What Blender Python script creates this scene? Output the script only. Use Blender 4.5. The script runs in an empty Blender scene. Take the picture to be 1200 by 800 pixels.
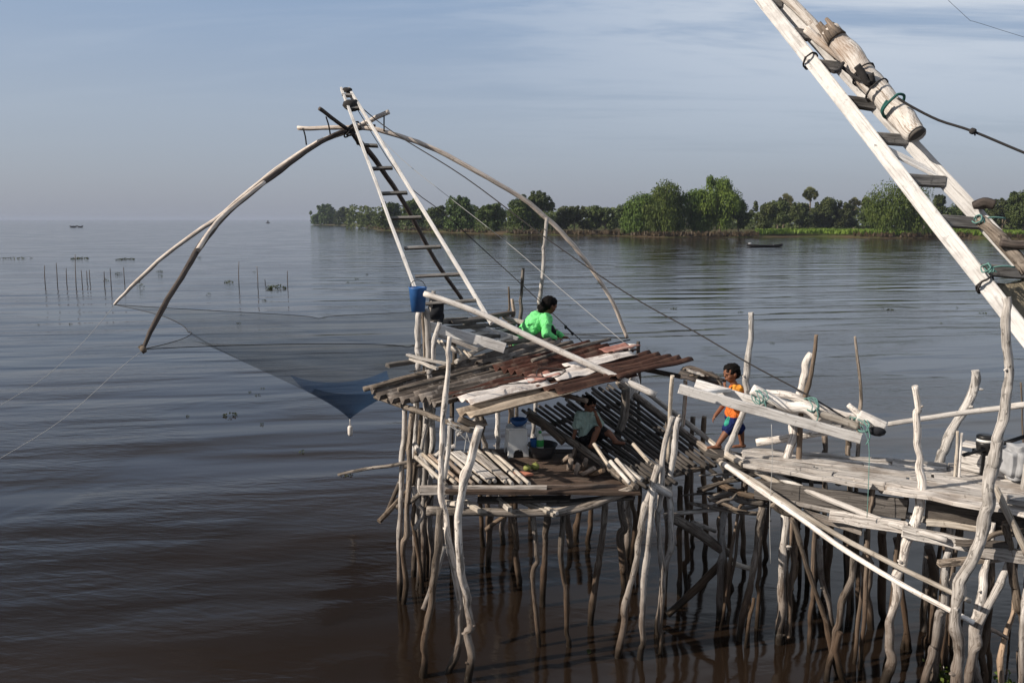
import bpy, bmesh, math, random
from mathutils import Vector, Matrix, noise as mnoise
R = math.radians
rng = random.Random(11)
scene = bpy.context.scene
col = scene.collection
V = Vector

# ---------------------------------------------------------------- camera
H, FPX, TILT = 4.8, 933.33, math.atan(143 / 933.33)
CT, ST = math.cos(TILT), math.sin(TILT)
CAM = V((0, 0, H))


def ray(px, py):
    x, y = (px - 600) / FPX, -(py - 400) / FPX
    return V((x, CT + y * ST, -ST + y * CT))


def at(px, py, Y):
    d = ray(px, py)
    return CAM + d * (Y / d.y)


def wz(px, py, z=0.0):
    d = ray(px, py)
    return CAM + d * ((z - H) / d.z)


cam_d = bpy.data.cameras.new('camera')
cam_d.lens, cam_d.sensor_width = 28, 36
cam_d.clip_start, cam_d.clip_end = 0.05, 30000
cam = bpy.data.objects.new('camera', cam_d)
col.objects.link(cam)
cam.location = CAM
cam.rotation_euler = (R(90) - TILT, 0, 0)
scene.camera = cam
scene.view_settings.view_transform = 'Standard'
scene.view_settings.look = 'None'
scene.view_settings.exposure = 0.25
scene.view_settings.gamma = 1
scene.render.resolution_x, scene.render.resolution_y = 1024, 682

# ---------------------------------------------------------------- objects


def wloc(o):
    v = V((0, 0, 0))
    while o:
        v = v + o.location
        o = o.parent
    return v


def tag(o, label=None, cat=None, group=None, kind=None):
    if label: o['label'] = label
    if cat: o['category'] = cat
    if group: o['group'] = group
    if kind: o['kind'] = kind
    return o


def thing(name, loc, label, cat, group=None):
    o = bpy.data.objects.new(name, None)
    col.objects.link(o)
    o.empty_display_size = 0.2
    o.location = loc
    return tag(o, label, cat, group)


def obj(name, bm, m, parent=None, loc=None, smooth=False):
    """links a bmesh given in world coordinates as ONE mesh object"""
    me = bpy.data.meshes.new(name)
    base = wloc(parent) if parent else V((0, 0, 0))
    l = V(loc) if loc is not None else V((0, 0, 0))
    bmesh.ops.translate(bm, verts=bm.verts, vec=-(base + l))
    bm.to_mesh(me)
    bm.free()
    if smooth:
        for p in me.polygons: p.use_smooth = True
    for mm in (m if isinstance(m, (list, tuple)) else [m]):
        me.materials.append(mm)
    o = bpy.data.objects.new(name, me)
    col.objects.link(o)
    o.parent = parent
    o.location = l
    return o


def solo(name, bm, m, label, cat, group=None, smooth=False):
    c = V((0, 0, 0))
    zmin = min(v.co.z for v in bm.verts)
    for v in bm.verts: c += v.co
    c /= len(bm.verts)
    return tag(obj(name, bm, m, None, (c.x, c.y, zmin), smooth), label, cat, group)


def NB():
    bm = bmesh.new()
    bm.loops.layers.uv.verify()
    return bm


def crom(p0, p1, p2, p3, t):
    return 0.5 * ((2 * p1) + (p2 - p0) * t + (2 * p0 - 5 * p1 + 4 * p2 - p3) * t * t + (3 * p1 - p0 - 3 * p2 + p3) * t ** 3)


def resample(pts, rad, sub):
    if not isinstance(rad, (list, tuple)): rad = [rad] * len(pts)
    if len(rad) != len(pts):
        a, b = rad[0], rad[-1]
        rad = [a + (b - a) * i / (len(pts) - 1) for i in range(len(pts))]
    P, Q = [], []
    n = len(pts)
    for i in range(n - 1):
        p0, p1, p2, p3 = pts[max(i - 1, 0)], pts[i], pts[i + 1], pts[min(i + 2, n - 1)]
        for k in range(sub):
            t = k / sub
            P.append(crom(p0, p1, p2, p3, t))
            Q.append(rad[i] * (1 - t) + rad[i + 1] * t)
    P.append(pts[-1]); Q.append(rad[-1])
    return P, Q


def tube(bm, pts, rad, sides=8, sub=4, knot=0.0, wob=0.0, cap=True, seed=None):
    uv = bm.loops.layers.uv.verify()
    sd = rng.uniform(0, 99) if seed is None else seed
    pts = [V(p) for p in pts]
    P, Q = resample(pts, rad, sub)
    n = len(P)
    T = (P[1] - P[0]).normalized()
    a = T.orthogonal().normalized()
    rings, vs = [], []
    L = rng.uniform(0, 20)
    su = 10 * int(sd) + 2
    for i in range(n):
        if i == 0: t = P[1] - P[0]
        elif i == n - 1: t = P[-1] - P[-2]
        else: t = P[i + 1] - P[i - 1]
        if t.length < 1e-9: t = T.copy()
        t.normalize()
        q = T.rotation_difference(t)
        a = q @ a
        T = t
        a = (a - t * a.dot(t)).normalized()
        b = t.cross(a)
        if i: L += (P[i] - P[i - 1]).length
        c = P[i].copy()
        if wob and 0 < i < n - 1:
            c += (a * (mnoise.noise(V((L * 2.1, sd, 3.3))) + .6 * mnoise.noise(V((L * 5.7, sd, 1.3)))) + b * (mnoise.noise(V((L * 2.1, sd, 7.7))) + .6 * mnoise.noise(V((L * 5.7, sd, 5.7))))) * wob
        ring = []
        for k in range(sides):
            an = 2 * math.pi * k / sides
            r = Q[i]
            if knot:
                r *= 1 + knot * (mnoise.noise(V((L * 4.3, sd, math.cos(an) * .8))) + .9 * mnoise.noise(V((L * 11, math.sin(an) * 1.3, sd + math.cos(an)))) + 1.6 * max(0, mnoise.noise(V((L * 7, math.sin(an) * .9 + sd, math.cos(an) * .9))) - .22))
            ring.append(bm.verts.new(c + (a * math.cos(an) + b * math.sin(an)) * r))
        rings.append((ring, L, Q[i]))
    for i in range(n - 1):
        (r0, l0, q0), (r1, l1, q1) = rings[i], rings[i + 1]
        for k in range(sides):
            k2 = (k + 1) % sides
            f = bm.faces.new((r0[k], r0[k2], r1[k2], r1[k]))
            f.smooth = True
            w = 2 * math.pi * (q0 + q1) / 2 / sides
            for lp, (uu, vv) in zip(f.loops, ((k, l0), (k + 1, l0), (k + 1, l1), (k, l1))):
                lp[uv].uv = (uu * w + su, vv)
    if cap:
        for ring, l, q in (rings[0], rings[-1]):
            try:
                f = bm.faces.new(ring if ring is rings[-1][0] else ring[::-1])
                for k, lp in enumerate(f.loops):
                    an = 2 * math.pi * k / sides
                    lp[uv].uv = (su + math.cos(an) * q, l + math.sin(an) * q)
            except ValueError: pass
    return bm


def beam(bm, p0, p1, w, h, up=(0, 0, 1), seg=4, jit=0.004, ch=0.12, twist=0.0):
    """a sawn board from p0 to p1, w across, h along up; corners slightly rounded"""
    uv = bm.loops.layers.uv.verify()
    p0, p1 = V(p0), V(p1)
    t = (p1 - p0).normalized()
    u = V(up)
    s = t.cross(u).normalized()
    u = s.cross(t).normalized()
    c = ch * min(w, h)
    W, Hh = w / 2, h / 2
    cs = [(-W + c, -Hh), (W - c, -Hh), (W, -Hh + c), (W, Hh - c), (W - c, Hh), (-W + c, Hh), (-W, Hh - c), (-W, -Hh + c)]
    per = [0]
    for i in range(8):
        a, b = cs[i], cs[(i + 1) % 8]
        per.append(per[-1] + math.hypot(a[0] - b[0], a[1] - b[1]))
    off, offu = rng.uniform(0, 30), 10 * rng.randrange(60) + 2
    Lt = (p1 - p0).length
    rings = []
    for i in range(seg + 1):
        f = i / seg
        c0 = p0.lerp(p1, f) + (s * rng.uniform(-1, 1) + u * rng.uniform(-1, 1)) * jit
        a = twist * (f - .5)
        ca, sa = math.cos(a), math.sin(a)
        rings.append([bm.verts.new(c0 + s * (x * ca - y * sa) + u * (x * sa + y * ca) + t * (rng.uniform(-1, 1) * jit * 2 if i in (0, seg) else 0)) for x, y in cs])
    for i in range(seg):
        for k in range(8):
            k2 = (k + 1) % 8
            f = bm.faces.new((rings[i][k], rings[i][k2], rings[i + 1][k2], rings[i + 1][k]))
            for lp, (uu, vv) in zip(f.loops, ((per[k], i), (per[k + 1], i), (per[k + 1], i + 1), (per[k], i + 1))):
                lp[uv].uv = (uu + offu, off + vv * Lt / seg)
    for r in (rings[0][::-1], rings[-1]):
        f = bm.faces.new(r)
        for lp, (x, y) in zip(f.loops, cs): lp[uv].uv = (x + offu, off + y)
    return bm


def lathe(bm, c, prof, sides=20, axis=None, closed=True):
    """prof: list of (radius, height) turned about the vertical through c (or about axis)"""
    c = V(c)
    q = V((0, 0, 1)).rotation_difference(V(axis).normalized()) if axis is not None else None
    rings = []
    for r, z in prof:
        ring = []
        for k in range(sides):
            a = 2 * math.pi * k / sides
            p = V((r * math.cos(a), r * math.sin(a), z))
            ring.append(bm.verts.new(c + (q @ p if q else p)))
        rings.append(ring)
    for i in range(len(rings) - 1):
        for k in range(sides):
            k2 = (k + 1) % sides
            bm.faces.new((rings[i][k], rings[i][k2], rings[i + 1][k2], rings[i + 1][k])).smooth = True
    if closed:
        bm.faces.new(rings[0][::-1]); bm.faces.new(rings[-1])
    return bm


def ell(bm, c, r, rot=None, sub=2, bump=0.0):
    M = Matrix.Translation(V(c)) @ (rot.to_4x4() if rot else Matrix.Identity(4)) @ Matrix.Diagonal(V((r[0], r[1], r[2], 1)))
    ret = bmesh.ops.create_icosphere(bm, subdivisions=sub, radius=1, matrix=M)
    if bump:
        for v in ret['verts']:
            v.co += (v.co - V(c)) * bump * mnoise.noise(v.co * 9)
    for v in ret['verts']:
        for f in v.link_faces: f.smooth = True
    return bm


def capsule(bm, a, b, ra, rb, sides=12):
    """a tapered limb segment with round ends"""
    a, b = V(a), V(b)
    d = (b - a)
    n = d.normalized()
    pr = []
    for k in range(5):
        t = -math.pi / 2 + k * math.pi / 8
        pr.append((max(ra * math.cos(t), .0005), ra * math.sin(t)))
    pr.append((ra, 0))
    for k in range(1, 5):
        f = k / 5
        pr.append((ra + (rb - ra) * f, d.length * f))
    for k in range(5):
        t = k * math.pi / 8
        pr.append((max(rb * math.cos(t), .0005), d.length + rb * math.sin(t)))
    lathe(bm, a, pr, sides, n)


def fuse(bm, voxel, smooth=4):
    """merges overlapping shells into one continuous surface"""
    me = bpy.data.meshes.new('fuse')
    bm.to_mesh(me); bm.free()
    o = bpy.data.objects.new('fuse', me)
    col.objects.link(o)
    m = o.modifiers.new('r', 'REMESH'); m.mode = 'VOXEL'; m.voxel_size = voxel
    s = o.modifiers.new('s', 'SMOOTH'); s.iterations = smooth; s.factor = .5
    dg = bpy.context.evaluated_depsgraph_get()
    out = bmesh.new()
    out.from_mesh(o.evaluated_get(dg).to_mesh())
    bpy.data.objects.remove(o); bpy.data.meshes.remove(me)
    for f in out.faces: f.smooth = True
    return out
# ---------------------------------------------------------------- materials
class NT:
    def __init__(s, name):
        s.m = bpy.data.materials.new(name)
        s.m.use_nodes = True
        s.t = s.m.node_tree
        s.t.nodes.clear()
        s.out = s.n('ShaderNodeOutputMaterial')

    def n(s, typ, **kw):
        x = s.t.nodes.new(typ)
        for k, v in kw.items():
            if k.startswith('i_'):
                key = k[2:]
                x.inputs[int(key) if key.isdigit() else key.replace('_', ' ')].default_value = v
            else: setattr(x, k, v)
        return x

    def l(s, a, b): s.t.links.new(a, b)

    def math(s, op, a, b=None, c=None, clamp=False):
        x = s.n('ShaderNodeMath', operation=op, use_clamp=clamp)
        for i, v in enumerate((a, b, c)):
            if v is None: continue
            if isinstance(v, (int, float)): x.inputs[i].default_value = v
            else: s.l(v, x.inputs[i])
        return x.outputs[0]

    def mix(s, f, a, b, blend='MIX'):
        x = s.n('ShaderNodeMix', data_type='RGBA', blend_type=blend)
        for i, v in ((0, f), (6, a), (7, b)):
            if isinstance(v, (int, float)): x.inputs[i].default_value = v
            elif isinstance(v, tuple): x.inputs[i].default_value = (*v, 1) if len(v) == 3 else v
            else: s.l(v, x.inputs[i])
        return x.outputs[2]

    def ramp(s, f, stops):
        x = s.n('ShaderNodeValToRGB')
        e = x.color_ramp.elements
        while len(e) < len(stops): e.new(.5)
        for k, (p, c) in enumerate(stops):
            e[k].position = p
            e[k].color = (*c, 1) if isinstance(c, tuple) else (c, c, c, 1)
        s.l(f, x.inputs[0])
        return x.outputs[0]

    def noise(s, vec, scale, detail=4, rough=.55, dist=0.0):
        x = s.n('ShaderNodeTexNoise', i_Scale=scale, i_Detail=detail, i_Roughness=rough, i_Distortion=dist)
        s.l(vec, x.inputs['Vector'])
        return x.outputs['Fac']

    def mapping(s, vec, scale, loc=None):
        x = s.n('ShaderNodeMapping')
        x.inputs['Scale'].default_value = scale
        s.l(vec, x.inputs['Vector'])
        if loc is not None: s.l(loc, x.inputs['Location'])
        return x.outputs[0]

    def range(s, v, a, b, c=0.0, d=1.0):
        x = s.n('ShaderNodeMapRange')
        x.interpolation_type = 'SMOOTHSTEP'
        s.l(v, x.inputs[0])
        for i, k in enumerate((a, b, c, d)): x.inputs[i + 1].default_value = k
        return x.outputs[0]

    def bsdf(s, color, rough=.8, bump=None, bstr=.4, bdist=.01, spec=.3, **kw):
        p = s.n('ShaderNodeBsdfPrincipled')
        if isinstance(color, tuple): p.inputs['Base Color'].default_value = (*color, 1)
        else: s.l(color, p.inputs['Base Color'])
        if isinstance(rough, (int, float)): p.inputs['Roughness'].default_value = rough
        else: s.l(rough, p.inputs['Roughness'])
        p.inputs['Specular IOR Level'].default_value = spec
        for k, v in kw.items(): p.inputs[k.replace('_', ' ')].default_value = v
        if bump is not None:
            b = s.n('ShaderNodeBump')
            b.inputs['Strength'].default_value = bstr
            b.inputs['Distance'].default_value = bdist
            s.l(bump, b.inputs['Height'])
            s.l(b.outputs[0], p.inputs['Normal'])
        s.p = p
        s.l(p.outputs[0], s.out.inputs['Surface'])
        return s.m


def wood(name, light, mid, dark, crack=.5, stain=(.10, .085, .07), stain_amt=.5, wet=False, var=.25, grain=1.0, bark=.0):
    t = NT(name)
    uvn = t.n('ShaderNodeTexCoord').outputs['UV']
    oi = t.n('ShaderNodeObjectInfo').outputs['Random']
    cmb = t.n('ShaderNodeCombineXYZ')
    t.l(t.math('MULTIPLY', oi, 57.0), cmb.inputs[0]); t.l(t.math('MULTIPLY', oi, 31.0), cmb.inputs[1])
    g = t.noise(t.mapping(uvn, (52 * grain, 2.6, 1), cmb.outputs[0]), 1.0, 6, .62, .4)
    fine = t.noise(t.mapping(uvn, (210 * grain, 7, 1), cmb.outputs[0]), 1.0, 3, .6)
    geo = t.n('ShaderNodeNewGeometry').outputs['Position']
    blot = t.noise(geo, 2.6, 4, .6)
    spots = t.noise(geo, 17, 3, .6)
    c = t.ramp(g, [(.33, dark), (.45, mid), (.60, light)])
    c = t.mix(t.range(fine, .62, .74, 0, crack), c, tuple(x * .35 for x in dark))
    c = t.mix(t.range(blot, .48, .66, 0, stain_amt), c, stain)
    c = t.mix(t.range(spots, .60, .70, 0, .6), c, dark)
    # strips of bark that still cling, and knots
    bark_n = t.noise(t.mapping(uvn, (16, 4.5, 1), cmb.outputs[0]), 1.0, 4, .6, .8)
    bk = t.range(bark_n, .575, .625, 0, bark)
    c = t.mix(bk, c, tuple(x * .75 for x in dark))
    kn = t.noise(t.mapping(uvn, (22, 13, 1), cmb.outputs[0]), 1.0, 2, .5)
    c = t.mix(t.range(kn, .68, .72, 0, bark), c, tuple(x * .3 for x in dark))
    # each piece of wood has weathered a little differently
    su = t.n('ShaderNodeSeparateXYZ'); t.l(uvn, su.inputs[0])
    wn = t.n('ShaderNodeTexWhiteNoise', noise_dimensions='1D')
    t.l(t.math('FLOOR', t.math('MULTIPLY', su.outputs[0], .1)), wn.inputs['W'])
    pv = t.math('MULTIPLY_ADD', wn.outputs['Value'], .56, .74)
    hs = t.n('ShaderNodeHueSaturation')
    t.l(c, hs.inputs['Color'])
    t.l(t.math('MULTIPLY', t.math('MULTIPLY_ADD', oi, 2 * var, 1 - var), pv), hs.inputs['Value'])
    t.l(t.math('MULTIPLY_ADD', t.math('FRACT', t.math('MULTIPLY', oi, 7.31)), .5, .48), hs.inputs['Saturation'])
    c = hs.outputs[0]
    rough = .85
    if wet:
        sep = t.n('ShaderNodeSeparateXYZ'); t.l(geo, sep.inputs[0])
        z = t.math('ADD', sep.outputs[2], t.math('MULTIPLY', t.math('SUBTRACT', blot, .5), -.9))
        # tide-line mud and damp
        c = t.mix(t.range(z, .2, 1.7, .85, 0), c, (.075, .046, .028))
        c = t.mix(t.range(z, .05, .42, .92, 0), c, (.012, .009, .006))
        rough = t.range(z, .05, .4, .4, .85)
    return t.bsdf(c, rough, t.math('ADD', t.math('ADD', g, t.math('MULTIPLY', fine, .7)), t.math('MULTIPLY', bk, .8)), .75, .012, .2)


M = {}
M['bleached'] = wood('bleached_driftwood', (.71, .665, .62), (.51, .465, .425), (.13, .11, .095), stain_amt=.35, wet=True, var=.16, bark=.62)
M['stilt'] = wood('weathered_stilt_wood', (.30, .245, .195), (.15, .115, .085), (.036, .027, .02), stain_amt=.55, wet=True, var=.42, bark=.7)
M['stilt_dark'] = wood('dark_stilt_wood', (.19, .14, .10), (.115, .08, .055), (.035, .025, .018), stain_amt=.6, wet=True, var=.35)
M['bamboo'] = wood('dry_bamboo', (.58, .52, .445), (.42, .36, .29), (.18, .14, .10), crack=.3, stain_amt=.3, var=.15)
M['bamboo_pale'] = wood('pale_bamboo', (.80, .76, .72), (.68, .63, .585), (.38, .32, .27), crack=.25, stain_amt=.22, var=.08)
M['arm'] = wood('net_arm_pole', (.72, .64, .57), (.56, .47, .40), (.28, .21, .165), crack=.2, stain_amt=.2, var=.08)
M['arm_dark'] = wood('dark_pole', (.12, .09, .075), (.075, .055, .047), (.025, .019, .017), crack=.3, stain_amt=.3, var=.1)
M['board'] = wood('white_weathered_board', (.78, .765, .75), (.68, .665, .65), (.40, .375, .355), crack=.45, stain=(.30, .27, .25), stain_amt=.35, var=.06)
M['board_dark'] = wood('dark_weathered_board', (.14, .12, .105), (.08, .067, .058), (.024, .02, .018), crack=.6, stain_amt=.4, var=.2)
M['rung'] = wood('grey_rung_wood', (.27, .255, .245), (.17, .16, .15), (.06, .055, .052), crack=.5, stain_amt=.3, var=.15)
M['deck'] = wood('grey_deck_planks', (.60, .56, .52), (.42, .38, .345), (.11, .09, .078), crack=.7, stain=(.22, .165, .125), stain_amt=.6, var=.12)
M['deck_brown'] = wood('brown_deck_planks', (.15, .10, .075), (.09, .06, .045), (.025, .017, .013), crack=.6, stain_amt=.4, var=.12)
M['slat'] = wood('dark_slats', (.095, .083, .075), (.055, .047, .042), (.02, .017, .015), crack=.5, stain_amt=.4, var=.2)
M['log'] = wood('split_log', (.74, .70, .66), (.60, .555, .51), (.24, .17, .12), crack=.8, stain=(.27, .16, .09), stain_amt=.5, var=.05)


def sheet(name, base, c2, streak, amt, rough=.8):
    """old roofing: streaks run down the slope, blotches of dirt"""
    t = NT(name)
    uvn = t.n('ShaderNodeTexCoord').outputs['UV']
    oi = t.n('ShaderNodeObjectInfo').outputs['Random']
    cmb = t.n('ShaderNodeCombineXYZ'); t.l(t.math('MULTIPLY', oi, 40.0), cmb.inputs[0])
    a = t.noise(t.mapping(uvn, (1.4, 14, 1), cmb.outputs[0]), 1.0, 6, .65, .3)
    b = t.noise(t.mapping(uvn, (4, 6, 1), cmb.outputs[0]), 1.0, 6, .65, .6)
    d = t.noise(t.mapping(uvn, (18, 40, 1), cmb.outputs[0]), 1.0, 3, .6)
    c = t.ramp(a, [(.33, c2), (.52, base), (.7, tuple(min(1, x * 1.35) for x in base))])
    c = t.mix(t.range(b, .5, .64, 0, amt), c, streak)
    c = t.mix(t.range(d, .6, .75, 0, .45), c, tuple(x * .4 for x in c2))
    return t.bsdf(c, rough, t.math('ADD', b, d), .5, .01, .2)


M['roof_grey'] = sheet('lichen_grey_roofing', (.12, .102, .09), (.03, .025, .022), (.36, .325, .295), .5)
M['roof_rust'] = sheet('rusty_red_roofing', (.070, .030, .022), (.030, .014, .011), (.17, .125, .10), .5)
M['roof_white'] = sheet('peeling_white_roofing', (.66, .62, .59), (.46, .41, .38), (.20, .15, .13), .6)
M['roof_pink'] = sheet('faded_pink_roofing', (.36, .18, .15), (.26, .12, .095), (.42, .33, .29), .5)
M['roof_tan'] = sheet('tan_stained_roofing', (.42, .35, .275), (.25, .195, .145), (.12, .09, .07), .6)
M['roof_brown'] = sheet('brown_roofing', (.070, .035, .026), (.030, .017, .013), (.17, .105, .075), .3)


def plain(name, c, rough=.6, amt=.25, scale=14, spec=.3, **kw):
    t = NT(name)
    g = t.n('ShaderNodeTexCoord').outputs['Object']
    n = t.noise(g, scale, 5, .6)
    c2 = t.mix(t.range(n, .35, .7, 0, amt), c, tuple(x * .45 for x in c))
    return t.bsdf(c2, rough, n, .25, .004, spec, **kw)


M['rope_dark'] = plain('dark_rope', (.035, .033, .034), .9, .3, 60)
M['rope_light'] = plain('pale_line', (.42, .42, .42), .7, .2, 60)
M['rope_teal'] = plain('teal_rope', (.12, .25, .23), .85, .35, 60)
M['rope_teal_dark'] = plain('dark_teal_rope', (.02, .10, .09), .85, .3, 60)
M['blue_plastic'] = plain('blue_plastic', (.035, .12, .33), .45, .3, 12)
M['dark_cloth'] = plain('dark_cloth', (.02, .022, .028), .95, .3, 20)
M['white_plastic'] = plain('white_plastic', (.74, .74, .72), .4, .12, 9)
M['black_plastic'] = plain('black_plastic', (.018, .018, .019), .4, .2, 14)
M['grey_plastic'] = plain('grey_plastic', (.055, .055, .058), .5, .3, 14)
M['sack'] = plain('grey_woven_sack', (.34, .35, .37), .7, .5, 7)
M['green_label'] = plain('green_label', (.04, .28, .07), .5, .2, 20)
M['bottle_white'] = plain('milky_bottle', (.62, .66, .60), .35, .1, 20)
M['yellow_fruit'] = plain('yellow_green_fruit', (.26, .28, .08), .6, .6, 25)
M['pink_cloth'] = plain('salmon_cloth', (.50, .20, .13), .9, .35, 25)
M['cut_wood'] = wood('split_firewood', (.40, .27, .17), (.27, .175, .105), (.10, .065, .04), crack=.5, stain_amt=.4, var=.3)
M['skin'] = plain('brown_skin', (.19, .085, .05), .55, .12, 9)
M['hair'] = plain('black_hair', (.006, .005, .005), .8, .3, 70, .1)
M['eye'] = plain('dark_eye', (.008, .006, .006), .2, .0, 9)


def cloth(name, c, amt=.3):
    t = NT(name)
    g = t.n('ShaderNodeTexCoord').outputs['Object']
    n = t.noise(g, 13, 4, .55, .8)
    w = t.noise(g, 5, 3, .5, 1.5)
    c2 = t.mix(t.range(n, .3, .75, 0, amt), c, tuple(x * .6 for x in c))
    return t.bsdf(c2, .9, t.math('ADD', n, w), 1.0, .05, .15)


M['green_shirt'] = cloth('bright_green_cloth', (.20, .78, .27))
M['orange_shirt'] = cloth('orange_cloth', (.70, .17, .035))
M['orange_shirt_lit'] = cloth('sunlit_orange_cloth', (.78, .32, .05))  # the orange shirt with sunlight put into its colour
M['navy_shorts'] = cloth('navy_cloth', (.012, .022, .10))
M['green_patch'] = cloth('turquoise_cloth', (.05, .36, .27))
M['mint_shirt'] = cloth('mint_cloth', (.38, .50, .44))
M['dark_shorts'] = cloth('charcoal_cloth', (.018, .018, .02))


def leafmat(name, c, c2, trans=.25):
    t = NT(name)
    geo = t.n('ShaderNodeNewGeometry')
    oi = t.n('ShaderNodeObjectInfo').outputs['Random']
    n = t.noise(geo.outputs['Position'], .45, 4, .6)
    n2 = t.noise(geo.outputs['Position'], 3.1, 2, .6)
    cc = t.mix(t.range(t.math('ADD', n, t.math('MULTIPLY', t.math('SUBTRACT', n2, .5), .7)), .35, .68), c, c2)
    hs = t.n('ShaderNodeHueSaturation'); t.l(cc, hs.inputs['Color'])
    t.l(t.math('MULTIPLY_ADD', oi, .5, .75), hs.inputs['Value'])
    t.l(t.math('MULTIPLY_ADD', oi, .03, .485), hs.inputs['Hue'])
    t.bsdf(hs.outputs[0], .6, spec=.25)
    tr = t.n('ShaderNodeBsdfTranslucent'); t.l(hs.outputs[0], tr.inputs[0])
    mx = t.n('ShaderNodeMixShader', i_0=trans)
    t.l(t.p.outputs[0], mx.inputs[1]); t.l(tr.outputs[0], mx.inputs[2])
    t.l(mx.outputs[0], t.out.inputs['Surface'])
    return t.m


M['leaf_willow'] = leafmat('willow_leaves', (.05, .082, .014), (.105, .145, .026))
M['leaf_dark'] = leafmat('mangrove_leaves', (.036, .064, .015), (.082, .115, .025))
M['leaf_mid'] = leafmat('bushy_leaves', (.042, .062, .017), (.088, .112, .032))
M['leaf_palm'] = leafmat('palm_leaves', (.07, .08, .03), (.14, .14, .06))
M['leaf_bright'] = leafmat('bright_leaves', (.07, .115, .018), (.135, .19, .028))
M['grass'] = leafmat('meadow_grass', (.10, .16, .02), (.17, .24, .035))
M['reed'] = leafmat('dry_reeds', (.075, .055, .032), (.13, .10, .05))
M['flotsam'] = leafmat('floating_weed', (.035, .045, .014), (.07, .085, .025))
M['trunk'] = plain('tree_bark', (.20, .16, .12), .9, .4, 2)
M['trunk_pale'] = plain('pale_bark', (.48, .40, .33), .9, .3, 2)


def net_mat(name, c, alpha):
    """fine netting: part thread, part hole"""
    t = NT(name)
    g = t.n('ShaderNodeNewGeometry').outputs['Position']
    n = t.noise(g, 1.7, 3, .5)
    t.bsdf(c, .9, spec=.1)
    tr = t.n('ShaderNodeBsdfTransparent')
    mx = t.n('ShaderNodeMixShader')
    t.l(t.range(n, .2, .8, alpha - .05, alpha + .05), mx.inputs[0])
    t.l(tr.outputs[0], mx.inputs[1]); t.l(t.p.outputs[0], mx.inputs[2])
    t.l(mx.outputs[0], t.out.inputs['Surface'])
    return t.m


M['net'] = net_mat('grey_fine_netting', (.065, .07, .066), .28)
M['net_blue'] = net_mat('blue_fine_netting', (.018, .055, .125), .66)


def water_mat():
    t = NT('river_water')
    pos = t.n('ShaderNodeNewGeometry').outputs['Position']
    rot = t.n('ShaderNodeMapping'); rot.inputs['Rotation'].default_value = (0, 0, R(-9)); t.l(pos, rot.inputs['Vector'])
    P = rot.outputs[0]
    big = t.noise(t.mapping(P, (.035, .085, 1)), 1.0, 3, .55, .6)
    big2 = t.noise(t.mapping(P, (.10, .16, 1)), 1.0, 3, .55, 1.2)
    swell = t.noise(t.mapping(P, (.10, .52, 1)), 1.0, 2, .4, .35)
    mid = t.noise(t.mapping(P, (.55, 2.1, 1)), 1.0, 3, .5, .5)
    rot2 = t.n('ShaderNodeMapping'); rot2.inputs['Rotation'].default_value = (0, 0, R(14)); t.l(pos, rot2.inputs['Vector'])
    fine = t.noise(t.mapping(rot2.outputs[0], (2.2, 7.5, 1)), 1.0, 4, .55, .3)
    rough_mask = t.range(big2, .40, .62, .12, 1.0)
    h = t.math('ADD', t.math('MULTIPLY', swell, .13),
               t.math('ADD', t.math('MULTIPLY', mid, t.math('MULTIPLY', rough_mask, .027)), t.math('MULTIPLY', fine, t.math('MULTIPLY', rough_mask, .011))))
    silt = t.mix(t.range(big, .42, .6), (.0095, .0060, .0038), (.019, .0125, .0085))
    t.bsdf(silt, t.range(big2, .35, .65, .06, .13), h, 1.0, 1.0, .5)
    t.p.inputs['IOR'].default_value = 1.33
    return t.m


def ground_mat():
    t = NT('muddy_bank')
    pos = t.n('ShaderNodeNewGeometry').outputs['Position']
    n = t.noise(pos, .12, 5, .6); n2 = t.noise(pos, 1.1, 4, .6)
    c = t.mix(t.range(t.math('ADD', n, t.math('MULTIPLY', n2, .3)), .5, .78), (.05, .06, .018), (.075, .055, .033))
    return t.bsdf(c, .95, n2, .5, .2, .1)


M['water'] = water_mat()
M['bank'] = ground_mat()
# ---------------------------------------------------------------- light, sky, air
SUN_EL, SUN_AZ = R(31), R(254)
SKY = dict(strength=0.10, cloud=(5.3, 5.8, 6.5), hz=(2.75, 3.05, 3.95), hz_amt=.8)


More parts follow.
